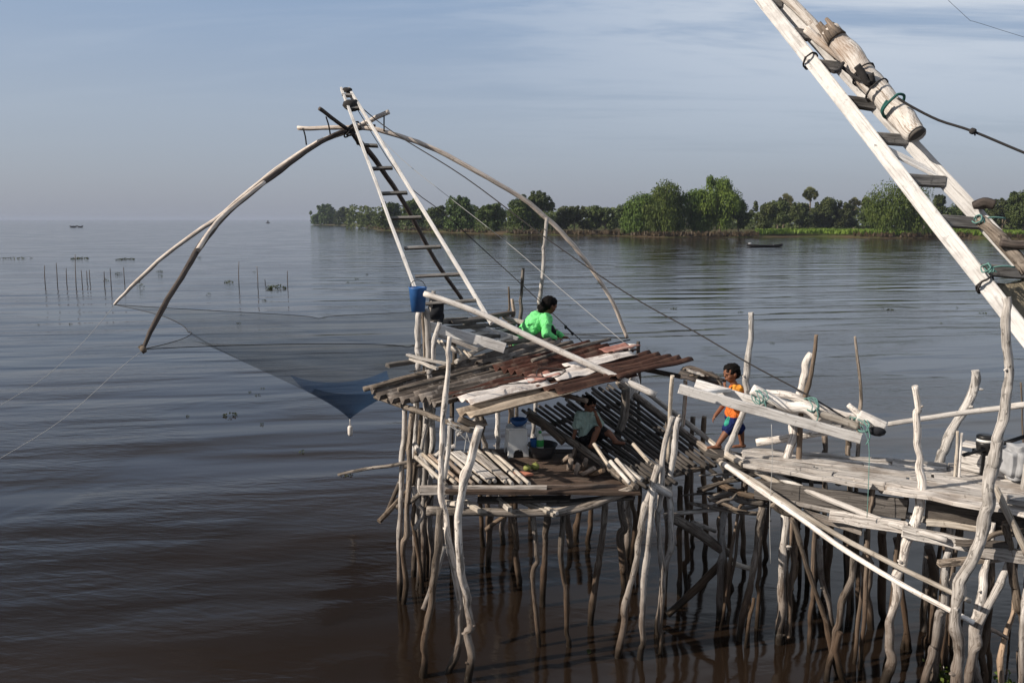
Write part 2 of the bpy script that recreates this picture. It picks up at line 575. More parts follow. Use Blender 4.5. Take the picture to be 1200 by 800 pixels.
def make_world():
    w = bpy.data.worlds.new('World')
    scene.world = w
    w.use_nodes = True
    t = NT.__new__(NT)
    t.t = w.node_tree
    t.t.nodes.clear()
    out = t.n('ShaderNodeOutputWorld')
    sky = t.n('ShaderNodeTexSky', sky_type='NISHITA', sun_disc=False, sun_elevation=SUN_EL, sun_rotation=SUN_AZ)
    sky.air_density, sky.dust_density, sky.ozone_density = 1.0, 2.0, 1.2
    d = t.n('ShaderNodeTexCoord').outputs['Generated']
    sep = t.n('ShaderNodeSeparateXYZ'); t.l(d, sep.inputs[0])
    x, y, z = sep.outputs
    zz = t.math('MAXIMUM', z, .012)
    # thin high cloud: flat sheets, seen in perspective
    cm = t.n('ShaderNodeCombineXYZ')
    t.l(t.math('DIVIDE', x, t.math('ADD', zz, .10)), cm.inputs[0])
    t.l(t.math('DIVIDE', y, t.math('ADD', zz, .10)), cm.inputs[1])
    P = t.mapping(cm.outputs[0], (.42, 1.5, 1))
    rotm = t.n('ShaderNodeMapping'); rotm.inputs['Rotation'].default_value = (0, 0, R(-20)); t.l(P, rotm.inputs['Vector'])
    n = t.noise(rotm.outputs[0], .95, 7, .6, .7)
    n2 = t.noise(rotm.outputs[0], 3.1, 5, .6, .4)
    big = t.noise(cm.outputs[0], .35, 2, .5)
    side = t.range(x, -.2, .5)
    f = t.range(t.math('ADD', t.math('ADD', n, t.math('MULTIPLY', t.math('SUBTRACT', n2, .5), .3)), t.math('MULTIPLY', side, .15)), .42, .66)
    f = t.math('MULTIPLY', f, t.range(z, .03, .26))
    f = t.math('MULTIPLY', f, t.math('MULTIPLY_ADD', side, .85, .12))
    veil = t.ramp(z, [(0.0, (2.85, 3.08, 3.72)), (.12, (3.15, 3.66, 4.55)), (.26, (2.5, 3.4, 4.9)), (.36, (1.7, 2.0, 2.45)), (.55, (.95, 1.0, 1.1)), (.9, (.85, .95, 1.2))])
    c = t.mix(SKY['hz_amt'], sky.outputs[0], veil)
    c = t.mix(f, c, SKY['cloud'])
    bg = t.n('ShaderNodeBackground', i_Strength=SKY['strength'])
    t.l(c, bg.inputs[0]); t.l(bg.outputs[0], out.inputs['Surface'])


make_world()
sl = bpy.data.lights.new('sun', 'SUN')
sl.energy, sl.angle, sl.color = 5.0, R(.53), (1, .89, .76)
so = bpy.data.objects.new('sun', sl)
col.objects.link(so)
sdir = V((math.sin(SUN_AZ) * math.cos(SUN_EL), math.cos(SUN_AZ) * math.cos(SUN_EL), math.sin(SUN_EL)))
so.rotation_euler = sdir.to_track_quat('Z', 'Y').to_euler()
so.location = sdir * 60

# haze: even air round everything
HAZE = 0.00017
bm = NB()
bmesh.ops.create_cube(bm, size=1, matrix=Matrix.Translation((0, 2000, 10.1)) @ Matrix.Diagonal((17000, 17000, 24, 1)))
hm = NT('air')
pv = hm.n('ShaderNodeVolumePrincipled')
pv.inputs['Color'].default_value = (.50, .57, .72, 1)
pv.inputs['Density'].default_value = HAZE
pv.inputs['Anisotropy'].default_value = .0
hm.l(pv.outputs[0], hm.out.inputs['Volume'])
hz = obj('haze', bm, hm.m)
tag(hz, kind='stuff')
tag(hz, 'thin pale haze over the water and the far bank', 'haze')

# ---------------------------------------------------------------- water and land
bm = NB()
bmesh.ops.create_grid(bm, x_segments=8, y_segments=8, size=8000)
bmesh.ops.translate(bm, verts=bm.verts, vec=(0, 2000, 0))
tag(obj('water', bm, M['water']), 'dark brown river widening to the open lake, softly rippled', 'water', kind='structure')

SHORE = [(366, 263.6), (395, 264.3), (420, 265), (447, 270), (500, 272), (545, 273.5), (600, 275.3), (660, 276), (720, 276.6), (780, 278.4), (870, 278.4), (960, 277.6),
         (1040, 279.5), (1110, 279.2), (1200, 281), (1330, 283), (1500, 285)]
SP = [wz(*p) for p in SHORE]
bm = NB()
rows = []
for i, s in enumerate(SP):
    n = V((.12, 1, 0)).normalized()
    e = -.25 if i == 0 else 0
    wv = .6 * mnoise.noise(V((i * 1.7, 0, 0)))
    rows.append([bm.verts.new((s.x + n.x * d, s.y + n.y * d, z + e)) for d, z in ((-3, -.5), (0, .02), (2.5, .55 + wv * .2), (9, .9), (40, 1.3), (420, 1.8))])
for a, b in zip(rows, rows[1:]):
    for k in range(5):
        bm.faces.new((a[k], b[k], b[k + 1], a[k + 1]))
bmesh.ops.subdivide_edges(bm, edges=bm.edges, cuts=3, use_grid_fill=True)
for v in bm.verts:
    if v.co.z > .1: v.co.z += .25 * mnoise.noise(v.co * .15)
tag(obj('riverbank', bm, M['bank'], smooth=True), 'low muddy far bank with dry edge', 'riverbank', kind='structure')


def shore_at(px):
    for (a, b) in zip(SHORE, SHORE[1:]):
        if a[0] <= px <= b[0]:
            f = (px - a[0]) / (b[0] - a[0])
            return wz(px, a[1] + (b[1] - a[1]) * f)
    return wz(px, SHORE[-1][1])


def leaf(vs, fs, c, n, ln, wd, up):
    s = n.cross(up)
    if s.length < 1e-4: s = n.orthogonal()
    s.normalize()
    i = len(vs)
    vs += [c - up * ln * .5, c + s * wd * .5, c + up * ln * .5, c - s * wd * .5]
    fs.append((i, i + 1, i + 2, i + 3))


def rdir(r):
    while True:
        v = V((r.uniform(-1, 1), r.uniform(-1, 1), r.uniform(-1, 1)))
        if .05 < v.length < 1: return v.normalized()


def mesh_obj(name, vs, fs, m, parent, offset=None):
    me = bpy.data.meshes.new(name)
    base = wloc(parent) if parent else V((0, 0, 0))
    me.from_pydata([tuple(v - base) for v in vs], [], fs)
    me.materials.append(m)
    o = bpy.data.objects.new(name, me)
    col.objects.link(o)
    o.parent = parent
    return o


TREES = 'trees along the far bank'


def tree(px, base, top, wpx, kind, label, back=0.0, name='tree', seed=None):
    """a tree standing on the far bank: trunk with limbs, crown of many leaves"""
    s = shore_at(px)
    Y = s.y + 5 + back
    x = at(px, base, Y).x
    gz = .8
    ztop = at(px, top, Y).z
    h = max(ztop - gz, 2)
    w = wpx * Y / FPX
    r = random.Random(int(px * 7 + top * 13) if seed is None else seed)
    root = thing(name, (x, Y, gz), label, 'tree', TREES)
    b = V((x, Y, gz))
    k = max(.42, Y / 480)        # leaf size grows with distance: fewer, larger sprays
    vs, fs = [], []
    bm = NB()
    if kind == 'palm':
        lean = V((r.uniform(-.06, .06), 0, 0))
        tp = b + V((lean.x * h, 0, h - w * .45))
        tube(bm, [b - V((0, 0, .4)), b.lerp(tp, .5) + V((.1, 0, 0)), tp], [.38, .26, .24], 7, 4, .12)
        obj('trunk', bm, M['trunk'], root)
        for i in range(160):
            d = rdir(r) * r.uniform(.1, .8)
            leaf(vs, fs, tp + d * w * .36, rdir(r), w * .16, w * .09, rdir(r))
        for i in range(34):
            d = rdir(r); d.z = d.z * .8 + .12; d.normalize()
            L = w * .5 * r.uniform(.85, 1.1)
            side = d.orthogonal()
            for q in range(12):
                a = (q / 11 - .5) * 1.9
                ax = d.cross(side).normalized()
                dd = (d * math.cos(a) + ax * math.sin(a) * .8 + V((0, 0, -.10))).normalized()
                c = tp + d * L * .45 + dd * L * .28
                leaf(vs, fs, c, (side + rdir(r) * .5).normalized(), L * .55, L * .12, dd)
        mesh_obj('crown', vs, fs, M['leaf_palm'], root)
        return root
    lowest = {'willow': .03, 'dark': .02, 'mid': .06, 'bright': .05, 'thin': .25}[kind]
    mat = {'willow': 'leaf_willow', 'dark': 'leaf_dark', 'mid': 'leaf_mid', 'bright': 'leaf_bright', 'thin': 'leaf_mid'}[kind]
    lobes = []
    nl = max(7, int(9 + w * .5))
    for i in range(nl):
        f = (i + .5) / nl
        zc = lowest + (1 - lowest) * (.18 + .66 * r.random())
        prof = math.sqrt(max(.05, 1 - ((zc - .42) / .60) ** 2))
        a = r.uniform(0, 2 * math.pi)
        q = math.sqrt(r.random()) * .36 * w * prof
        rad = r.uniform(.13, .24) * min(w, h * 1.3)
        lobes.append((b + V((math.cos(a) * q, math.sin(a) * q * .8, zc * h)), rad, rad * r.uniform(.75, 1.15)))
    lobes.append((b + V((r.uniform(-.1, .1) * w, 0, h * .84)), .17 * w, h * .16))
    if kind in ('dark', 'mid', 'bright', 'thin'):      # stray sprays that break the outline
        for i in range(10):
            a = r.uniform(0, 2 * math.pi); zz = r.uniform(.45, .98)
            q = .5 * w * math.sqrt(max(.03, 1 - ((zz - .45) / .6) ** 2)) * r.uniform(.6, .92)
            rad = r.uniform(.05, .10) * min(w, h)
            lobes.append((b + V((math.cos(a) * q, math.sin(a) * q * .8, zz * h * r.uniform(.95, 1.06))), rad, rad * r.uniform(.8, 1.6)))
    tr = max(.18, .018 * h)
    tp = b + V((r.uniform(-.06, .06) * w, 0, h * .42))
    tube(bm, [b - V((0, 0, .5)), b.lerp(tp, .5) + V((r.uniform(-.4, .4), 0, 0)), tp], [tr * 1.5, tr, tr * .8], 7, 4, .12)
    for c, ra, rb in lobes[:9]:
        tube(bm, [tp - V((0, 0, r.uniform(0, .25) * h)), tp.lerp(c, .5) + V((0, 0, -.04 * h)), c], [tr * .6, tr * .4, tr * .15], 5, 3, .1)
    obj('trunk', bm, M['trunk'], root)
    for c, ra, rb in lobes:
        n = int(min(900, 11 * (ra * rb) * 4 / (k * k)) * .55) + 40
        for i in range(n):
            d = rdir(r)
            rr = r.uniform(.35, 1.0) ** .5 * (1 + .18 * mnoise.noise(d * 2.3 + c))
            p = c + V((d.x * ra, d.y * ra, d.z * rb)) * rr
            if kind in ('willow', 'bright') and r.random() < .62:
                drop = r.uniform(0, .22) * h * (1 if kind == 'willow' else .5)
                p.z -= drop
                if p.z < gz + .2: p.z = gz + r.uniform(.2, 1.5)
                nn = (V((d.x, d.y, .1)) + rdir(r) * .7).normalized()
                leaf(vs, fs, p, nn, k * r.uniform(1.5, 2.8), k * r.uniform(.35, .6), (V((0, 0, -1)) + rdir(r) * .2).normalized())
            else:
                if p.z < gz: p.z = gz + r.uniform(0, .8)
                nn = (d + rdir(r) * .9 + V((0, 0, .3))).normalized()
                leaf(vs, fs, p, nn, k * r.uniform(.8, 1.7), k * r.uniform(.6, 1.1), (nn.orthogonal() + rdir(r) * .4).normalized())
    if kind == 'dark':            # skirts of leaves down to the water
        for i in range(int(w * h * .9 / (k * k))):
            a = r.uniform(0, 6.283)
            p = b + V((math.cos(a) * w * .47, math.sin(a) * w * .40, 0)) * r.uniform(.75, 1) + V((0, 0, r.uniform(0, .42) * h))
            leaf(vs, fs, p, (V((math.cos(a), math.sin(a), .4)) + rdir(r) * .8).normalized(), k * 1.4, k * .9, (V((0, 0, -1)) + rdir(r) * .7).normalized())
    mesh_obj('crown', vs, fs, M[mat], root)
    return root


tree(379, 264, 241, 32, 'dark', 'round dark green tree at the far left tip of the bank', 8)
tree(404, 264, 243.5, 26, 'dark', 'lower dark tree just right of the one on the far left tip', 14)
tree(432, 266, 249, 34, 'mid', 'low bushy tree in the gap left of the lattice ladder', 10)
tree(456, 271, 236.5, 34, 'dark', 'dark mangrove tree seen through the far ladder, nearer its left rail', 3)
tree(484, 272, 234.5, 34, 'dark', 'dark mangrove tree just right of the far ladder', 4)
tree(512, 272, 242, 32, 'dark', 'lower mangrove tree, second right of the far ladder', 6)
tree(540, 273, 231, 44, 'dark', 'rounded mangrove tree crossed by the pale diagonal line', 4)
tree(575, 274, 240, 40, 'dark', 'mangrove tree with flat low crown left of the tallest mangrove', 4)
tree(614, 275, 231.5, 44, 'dark', 'broad mangrove tree under the bend of the right net arm', 3)
tree(634, 275, 225.5, 38, 'dark', 'tallest mangrove tree behind the right net arm', 7)
tree(672, 275.5, 242, 46, 'mid', 'low bushy tree right of the tallest mangrove', 18)
tree(707, 276, 243, 44, 'mid', 'low bushy tree midway to the big willow', 22)
tree(736, 276, 240, 34, 'mid', 'low bushy tree at the left foot of the big willow', 16)
tree(752, 277.5, 226, 52, 'willow', 'left outer tree of the drooping willow clump, sloping outline', 1)
tree(781, 278, 213, 60, 'willow', 'tall drooping willow at the middle of the clump', 3)
tree(812, 278, 221, 52, 'willow', 'darker gap-filling willow between the two tall willows', 6)
tree(843, 278, 206.5, 64, 'bright', 'tallest tree of the bank, loose green crown right of the willow', 3)
tree(866, 277, 234, 30, 'mid', 'small tree on the right shoulder of the tallest tree', 5)
tree(893, 276, 238, 36, 'mid', 'dark tree between the tallest tree and the fan palms', 30)
tree(911, 276, 234, 30, 'thin', 'thin grey green tree left of the shorter fan palm', 40)
tree(917, 274, 227, 20, 'palm', 'shorter fan palm left of the tall one', 60, 'palm_tree')
tree(947, 274, 219, 19, 'palm', 'tall fan palm with a round head above the meadow', 58, 'palm_tree')
tree(936, 275, 238, 34, 'mid', 'bushy tree in front of the tall fan palm', 46)
tree(966, 275, 233, 40, 'mid', 'dark rounded tree right of the tall fan palm', 50)
tree(990, 275, 238, 32, 'mid', 'bushy tree left of the twin palms', 55)
tree(1000, 274, 231.5, 15, 'palm', 'left one of the two small twin palms', 75, 'palm_tree')
tree(1011, 274, 230.5, 16, 'palm', 'right one of the two small twin palms', 75, 'palm_tree')
tree(1018, 276, 240, 26, 'mid', 'bushy tree at the left edge of the bright willow', 45)
tree(1048, 278.5, 214, 86, 'willow', 'bright wide willow standing alone, left of the near ladder', 3)
tree(1098, 276, 230, 22, 'thin', 'thin tree seen between the rails of the near ladder', 50)
tree(1124, 276, 241, 40, 'mid', 'low bushy tree behind the upper rungs of the near ladder', 50)
tree(1150, 276, 240, 36, 'mid', 'low bushy tree behind the right rail of the near ladder', 44)
tree(1174, 277, 234, 34, 'mid', 'bushy tree just right of the near ladder', 30)
tree(1197, 278, 221, 44, 'mid', 'tall dark tree cut by the right picture edge', 14)
tree(1184, 277, 229, 18, 'palm', 'ragged palm beside the tall tree on the right edge', 34, 'palm_tree')

# pale leaning bare trunk at the right of the bright willow
p0 = shore_at(1080); p0 = V((p0.x, p0.y + 2, .3))
bm = NB()
tube(bm, [p0, at(1082, 268, p0.y), at(1087, 252, p0.y + 1)], [.35, .28, .2], 7, 4, .15)
solo('bare_tree', bm, M['trunk_pale'], 'pale leaning bare trunk beside the bright willow', 'tree')

# far woods behind: one mass
r = random.Random(5)
vs, fs = [], []
for i in range(15000):
    px = r.uniform(405, 1330)
    Y = shore_at(max(450, px)).y + r.uniform(60, 130)
    x = at(px, 270, Y).x
    hh = 1.5 + (7.5 + 3.0 * mnoise.noise(V((px * .021, 0, 0))) + 1.6 * mnoise.noise(V((px * .09, 4, 0)))) * (Y / 330)
    z = .5 + r.random() * hh * .95
    leaf(vs, fs, V((x, Y, z)), (V((-.3, -1, .5)) + rdir(r) * .9).normalized(), r.uniform(1.0, 2.0), r.uniform(.8, 1.4), rdir(r))
tag(mesh_obj('treeline', vs, fs, M['leaf_mid'], None), 'unbroken far wood behind the single trees', 'treeline', kind='stuff')

# meadow grass and dry reeds
vs, fs = [], []
for i in range(9000):
    px = r.uniform(885, 1230)
    s = shore_at(px)
    Y = s.y + 2 + 42 * r.random() ** 1.3
    x = at(px, 272, Y).x
    hgt = r.uniform(.5, 1.1)
    leaf(vs, fs, V((x, Y, .9 + hgt * .5)), (V((0, -1, .6)) + rdir(r) * .7).normalized(), hgt * 1.5, r.uniform(.4, .8), (V((0, 0, 1)) + rdir(r) * .5).normalized())
tag(mesh_obj('grass', vs, fs, M['grass'], None), 'bright green meadow grass on the far bank', 'grass', kind='stuff')
vs, fs = [], []
for i in range(7000):
    px = r.uniform(405, 1240)
    dens = mnoise.noise(V((px * .03, 1, 0))) + (.35 if 640 < px < 880 or 1030 < px < 1130 else -.05) + (.3 if px < 450 else 0)
    if 890 < px < 1000: dens -= .5
    if dens < r.uniform(-.3, .35): continue
    s = shore_at(px)
    Y = s.y + r.uniform(-.6, 5)
    x = at(px, 272, Y).x
    hgt = r.uniform(.5, 1.7)
    leaf(vs, fs, V((x, Y, .2 + hgt * .5)), (V((0, -1, .2)) + rdir(r) * .7).normalized(), hgt, r.uniform(.3, .7), (V((0, 0, 1)) + rdir(r) * .35).normalized())
tag(mesh_obj('reeds', vs, fs, M['reed'], None), 'dry brown reeds along the far waterline', 'reeds', kind='stuff')


# ---------------------------------------------------------------- boats
def hull(bm, c, L, w, h, ang=0.0, rise=.5):
    """open canoe-shaped hull with turned-up ends"""
    n = 14
    rows = []
    for i in range(n + 1):
        f = i / n * 2 - 1
        hw = w / 2 * (1 - abs(f) ** 2.6) + .03
        zt = h + rise * abs(f) ** 3
        zb = -.15 + rise * .9 * abs(f) ** 4
        rows.append([(f * L / 2, -hw, zt), (f * L / 2, -hw * .75, (zt + zb) / 2), (f * L / 2, 0, zb), (f * L / 2, hw * .75, (zt + zb) / 2), (f * L / 2, hw, zt),
                     (f * L / 2, hw * .8, zt), (f * L / 2, 0, zb + .12), (f * L / 2, -hw * .8, zt)])
    ca, sa = math.cos(ang), math.sin(ang)
    R_ = [[bm.verts.new((c[0] + x * ca - y * sa, c[1] + x * sa + y * ca, c[2] + z)) for x, y, z in r_] for r_ in rows]
    for a, b in zip(R_, R_[1:]):
        for k in range(8):
            bm.faces.new((a[k], a[(k + 1) % 8], b[(k + 1) % 8], b[k]))
    bm.faces.new(R_[0]); bm.faces.new(R_[-1][::-1])
    bmesh.ops.recalc_face_normals(bm, faces=bm.faces)


M['hull_dark'] = plain('tarred_hull', (.045, .042, .042), .7, .3, 3)
p = wz(896, 289.5)
bt = thing('rowing_boat', (p.x, p.y, 0), 'low black canoe drifting in front of the green meadow', 'boat')
bm = NB(); hull(bm, (p.x, p.y, .08), 6.4, .95, .32, .05, .22); obj('hull', bm, M['hull_dark'], bt)
bm = NB()
for k in (-1.2, .2, 1.4): beam(bm, (p.x + k, p.y - .42, .36), (p.x + k, p.y + .42, .36), .18, .03)
obj('seat', bm, M['board'], bt)
bm = NB(); ell(bm, (p.x - 2.6, p.y, .55), (.35, .28, .22), None, 2, .3)
solo('bundle', bm, M['sack'], 'pale bundle lying on the left end of the black canoe', 'bundle')
for px, py, L, lab in ((86, 266.6, 4.2, 'left one of two tiny boats on the horizon water'), (94, 266.6, 3.4, 'right one of two tiny boats on the horizon water')):
    p = wz(px, py)
    bm = NB(); hull(bm, (p.x, p.y, .2), L, 1.2, .6, .1, .5)
    if px < 90: tube(bm, [(p.x, p.y, .6), (p.x, p.y, 1.3)], [.3, .16], 8, 2)
    solo('fishing_boat', bm, M['hull_dark'], lab, 'boat', 'tiny boats on the horizon')
p = wz(314, 261.6)
bm = NB(); hull(bm, (p.x, p.y, .2), 5, 1.6, .7, 0, .4); tube(bm, [(p.x, p.y, .5), (p.x, p.y, 2.4), (p.x, p.y, 3.4)], [.9, .9, .5], 8, 2)
solo('fishing_boat', bm, M['hull_dark'], 'lone tiny boat on the horizon left of the far bank', 'boat', 'tiny boats on the horizon')

# ---------------------------------------------------------------- thin stakes standing in the water
ST_ = [(53, 311, 334), (67, 308, 335), (78, 314, 333), (89, 298, 336), (96, 316, 333), (101.5, 317, 330), (105, 316, 330), (122, 318, 335), (130, 314, 335), (146, 313, 331),
       (280, 306, 335), (302, 312, 337), (311, 327, 333), (337, 317, 335)]
ORD = ['leftmost', 'second', 'third', 'fourth', 'fifth', 'sixth', 'seventh', 'eighth', 'ninth', 'tenth']
for i, (px, y0, y1) in enumerate(ST_):
    b = wz(px, y1)
    tp = at(px + rng.uniform(-1.2, 1.2), y0, b.y)
    bm = NB()
    tube(bm, [b - V((0, 0, .6)), b.lerp(tp, .5) + V((rng.uniform(-.03, .03), 0, 0)), tp], [.032, .028, .02], 6, 3, .15)
    if i < 10: lab = ('leftmost thin stake' if i == 0 else f'{ORD[i]} thin stake from the left') + ' in the row beyond the left net arms'
    else: lab = ['thin stake left of the floating weed mat', 'thin stake just left of the weed mat end', 'shortest thin stake, tucked behind the weed mat', 'thin stake right of the floating weed mat'][i - 10]
    solo('stake', bm, M['stilt_dark'], lab, 'stake', 'thin stakes in the water')
# ---------------------------------------------------------------- drifting weed


def weed(px, py, wpx, hpx, label, group='drifting weed', seedn=0):
    c = wz(px, py)
    w = wpx * c.y / FPX
    h = max(.02, hpx * c.y / FPX)
    r = random.Random(int(px * 3 + py * 17))
    bm = NB()
    n = int(14 + min(70, w * 40))
    for i in range(n):
        a, q = r.uniform(0, 6.283), math.sqrt(r.random())
        z = .01 + h * r.random() * math.sqrt(max(0, 1 - q * q))
        p = c + V((math.cos(a) * q * w / 2, math.sin(a) * q * w * .55, z))
        d = rdir(r); d.z = abs(d.z) + .5; d.normalize()
        s = d.orthogonal().normalized()
        u = d.cross(s)
        L = r.uniform(.6, 1) * min(.22, max(.035, w * .22))
        bm.faces.new([bm.verts.new(p + x) for x in (-u * L * .5 - d * .006, s * L * .36, u * L * .5 + d * .01, -s * L * .36)])
    return solo('floating_plant', bm, M['flotsam'], label, 'floating plant', group)


weed(165, 337.5, 9, 8, 'round green weed clump right of the left net arm tip')
weed(323, 338, 22, 5, 'longest brown green weed mat, below the thin stakes')
weed(270, 487, 17, 4, 'green weed patch on the open water below the net')
weed(15, 303, 40, 1.5, 'thin dark weed line at the left picture edge')
weed(94, 303, 20, 1.5, 'thin dark weed line just behind the tallest stake')
weed(147, 304, 22, 1.5, 'thin dark weed line behind the left net arm')
weed(124, 329, 7, 3, 'dark weed lump hanging on the eighth stake')
weed(139, 321.5, 8, 3, 'dark weed lump between the ninth and tenth stakes')
weed(187, 319, 7, 3, 'dark weed lump between the two left net arms, upper')
weed(188, 323.5, 5, 2, 'dark weed lump between the two left net arms, lower')
weed(268, 331, 10, 3, 'dark weed pair left of the stake by the weed mat')
weed(245, 345.5, 6, 3, 'small green weed tuft left of the weed mat, nearer')
weed(354, 530.5, 8, 3, 'dark weed lump below the hanging float of the net')
weed(406, 556, 16, 3, 'dark floating stick of weed at the tip of the jutting pole')
for px, py, w in ((310, 352, 6), (280, 379, 7), (45, 381, 3), (83, 380, 4), (298, 319, 4), (302, 463, 7), (308, 455.5, 5), (293, 460, 4), (220, 488, 4), (307, 497, 4), (234, 302, 5),
                  (430, 322, 4), (418, 327, 5), (445, 318, 3), (408, 331, 4), (448, 331, 3), (668, 358, 4), (700, 332, 5), (790, 362, 8), (868, 366, 7), (1152, 367, 8), (1122, 361, 4),
                  (1167, 366, 5), (1103, 379, 4), (1043, 363, 9), (905, 402, 6), (1035, 362, 4), (740, 405, 5), (690, 764, 6), (380, 372, 4)):
    weed(px, py, w, 1.2, 'tiny dark speck of drifting weed on the open water', 'specks of drifting weed')
# bright water plants at the foot of the near posts
for (px, py, n, lab) in ((1100, 790, 60, 'leafy green plant at the foot of the forked pale post'), (1183, 800, 26, 'small green sprout low at the right picture edge')):
    Y = 7.6
    c = at(px, py, Y)
    r = random.Random(px)
    pl = thing('water_plant', (c.x, c.y, 0), lab, 'plant')
    vs, fs = [], []
    bm = NB()
    for i in range(n):
        p = V((c.x + r.gauss(0, .075), c.y + r.gauss(0, .07), c.z - .03 + r.gauss(0, .07)))
        leaf(vs, fs, p, (V((0, -.6, .6)) + rdir(r) * .9).normalized(), r.uniform(.045, .075), r.uniform(.03, .05), rdir(r))
        if i % 3 == 0: tube(bm, [V((c.x + r.uniform(-.03, .03), c.y, -.1)), V((p.x, p.y, c.z * .5)), p], [.006, .005, .003], 4, 2)
    mesh_obj('foliage', vs, fs, M['leaf_bright'], pl)
    obj('stem', bm, M['leaf_mid'], pl)
# ---------------------------------------------------------------- stilt hut
def pl(pts, Y0, Y1=None):
    """pixel polyline -> world points, depth running from Y0 to Y1"""
    Y1 = Y0 if Y1 is None else Y1
    n = len(pts) - 1
    return [at(p[0], p[1], Y0 + (Y1 - Y0) * i / max(n, 1)) for i, p in enumerate(pts)]


def stilt_pts(pts, contact=True, Y=None, lean=0.0, deep=.6):
    """post whose last pixel is where it enters the water"""
    if Y is None: Y = wz(*pts[-1]).y
    P = pl(pts, Y + lean, Y)
    e = P[-1] - P[-2]
    e = e * (deep / max(.1, -e.z)) if e.z < -.05 else V((0, 0, -deep))
    if contact: P.append(P[-1] + e)
    else:
        zz = P[-1].z + deep
        P.append(V((P[-1].x + e.x * .4, P[-1].y, -deep)))
    return P, Y


def kinked(P, amp):
    """adds the sudden small bends of unsawn branches"""
    out = [P[0]]
    for a, b in zip(P, P[1:]):
        L = (b - a).length
        n = int(L / rng.uniform(.16, .30))
        fr = sorted(rng.uniform(.12, .88) for _ in range(n))
        for f in fr:
            q = a.lerp(b, f)
            if (q - out[-1]).length < .07: continue
            out.append(q + V((rng.gauss(0, amp), rng.gauss(0, amp), 0)))
        out.append(b)
    return out


def post_bm(pts, rpx, contact=True, Y=None, lean=0.0, knot=.16, stubs=(), forks=(), wob=None):
    P, Y = stilt_pts(pts, contact, Y, lean)
    s = Y / FPX
    bm = NB()
    n0 = len(P)
    r0 = (rpx if isinstance(rpx, (list, tuple)) else [rpx])[0] * s
    P = kinked(P, r0 * .34)
    rr = [x * s * .76 for x in (rpx if isinstance(rpx, (list, tuple)) else [rpx * .92, rpx * 1.05])]
    if len(rr) > 1:
        m = len(P)
        rr = [rr[min(int(i / (m - 1) * (len(rr) - 1)), len(rr) - 2)] * (1 - (i / (m - 1) * (len(rr) - 1) - min(int(i / (m - 1) * (len(rr) - 1)), len(rr) - 2))) + rr[min(int(i / (m - 1) * (len(rr) - 1)), len(rr) - 2) + 1] * (i / (m - 1) * (len(rr) - 1) - min(int(i / (m - 1) * (len(rr) - 1)), len(rr) - 2)) for i in range(m)]
        rr = [x * rng.uniform(.88, 1.13) for x in rr]
    tube(bm, P, rr, 9, 4, knot * 1.25, (rr[0] * .3 if wob is None else wob))
    for i in range(2, len(P) - 2):
        if rng.random() < .16:
            d = V((rng.uniform(-1, 1), rng.uniform(-1, .3), rng.uniform(-.1, .8))).normalized()
            k = min(i, len(rr) - 1)
            tube(bm, [P[i], P[i] + d * rr[k] * rng.uniform(1.2, 2.0)], [rr[k] * .55, rr[k] * .25], 6, 2, .2)
    for fk, r in forks:
        tube(bm, pl(fk, Y - .02), [x * s for x in r], 8, 4, knot, rr[0] * .2)
    for (px, py, dx, dy, r) in stubs:
        tube(bm, pl([(px, py), (px + dx, py + dy)], Y - .02), [r * s, r * s * .6], 6, 2, knot)
    return bm


hut = thing('stilt_hut', (.7, 9.6, 0), 'ramshackle stilt hut with patched corrugated roof and dark slatted floor', 'hut')
A, B, C, D = at(442, 456, 9.8), at(552, 494, 8.25), at(804, 432, 9.75), at(640, 402, 10.9)


def roofpt(u, v, dz=0.0):
    a, b = A.lerp(D, u), B.lerp(C, u)
    p = a.lerp(b, v)
    return V((p.x, p.y, p.z + dz))


def roof_sheet(u0, u1, v0, v1, m, dz, period=.155, amp=.034, jag=0.0, curl=0.0, phase=0.0):
    bm = bmesh.new()
    uv = bm.loops.layers.uv.verify()
    nu = 14
    wid = (A - B).length * (v1 - v0)
    nv = max(8, int(wid / period * 10))
    grid = []
    sd = rng.uniform(0, 50)
    for i in range(nu + 1):
        row = []
        for k in range(nv + 1):
            f, g = i / nu, k / nv
            w = g * wid
            ridge = int(w / period + phase)
            uu = u0 + (u1 - u0) * f
            if jag: uu += jag * (mnoise.noise(V((ridge * 3.7, sd, 0)))) * ((1 - f) ** 2 + .6 * f ** 4)
            ph = (w / period + phase) * 2 * math.pi
            z = amp * math.cos(ph) + dz + curl * (2 * abs(f - .5)) ** 3
            z += .018 * mnoise.noise(V((f * 3, g * 2, sd))) * 1.4
            row.append(bm.verts.new(roofpt(uu, v0 + (v1 - v0) * g, z)))
        grid.append(row)
    for i in range(nu):
        for k in range(nv):
            f = bm.faces.new((grid[i][k], grid[i + 1][k], grid[i + 1][k + 1], grid[i][k + 1]))
            f.smooth = True
            for lp, (a, b) in zip(f.loops, ((i, k), (i + 1, k), (i + 1, k + 1), (i, k + 1))):
                lp[uv].uv = (sd + a / nu * (u1 - u0) * 3.6, sd + b / nv * wid)
    o = obj('roof_sheet', bm, M[m], hut)
    s = o.modifiers.new('thick', 'SOLIDIFY'); s.thickness = .007; s.offset = -1
    return o


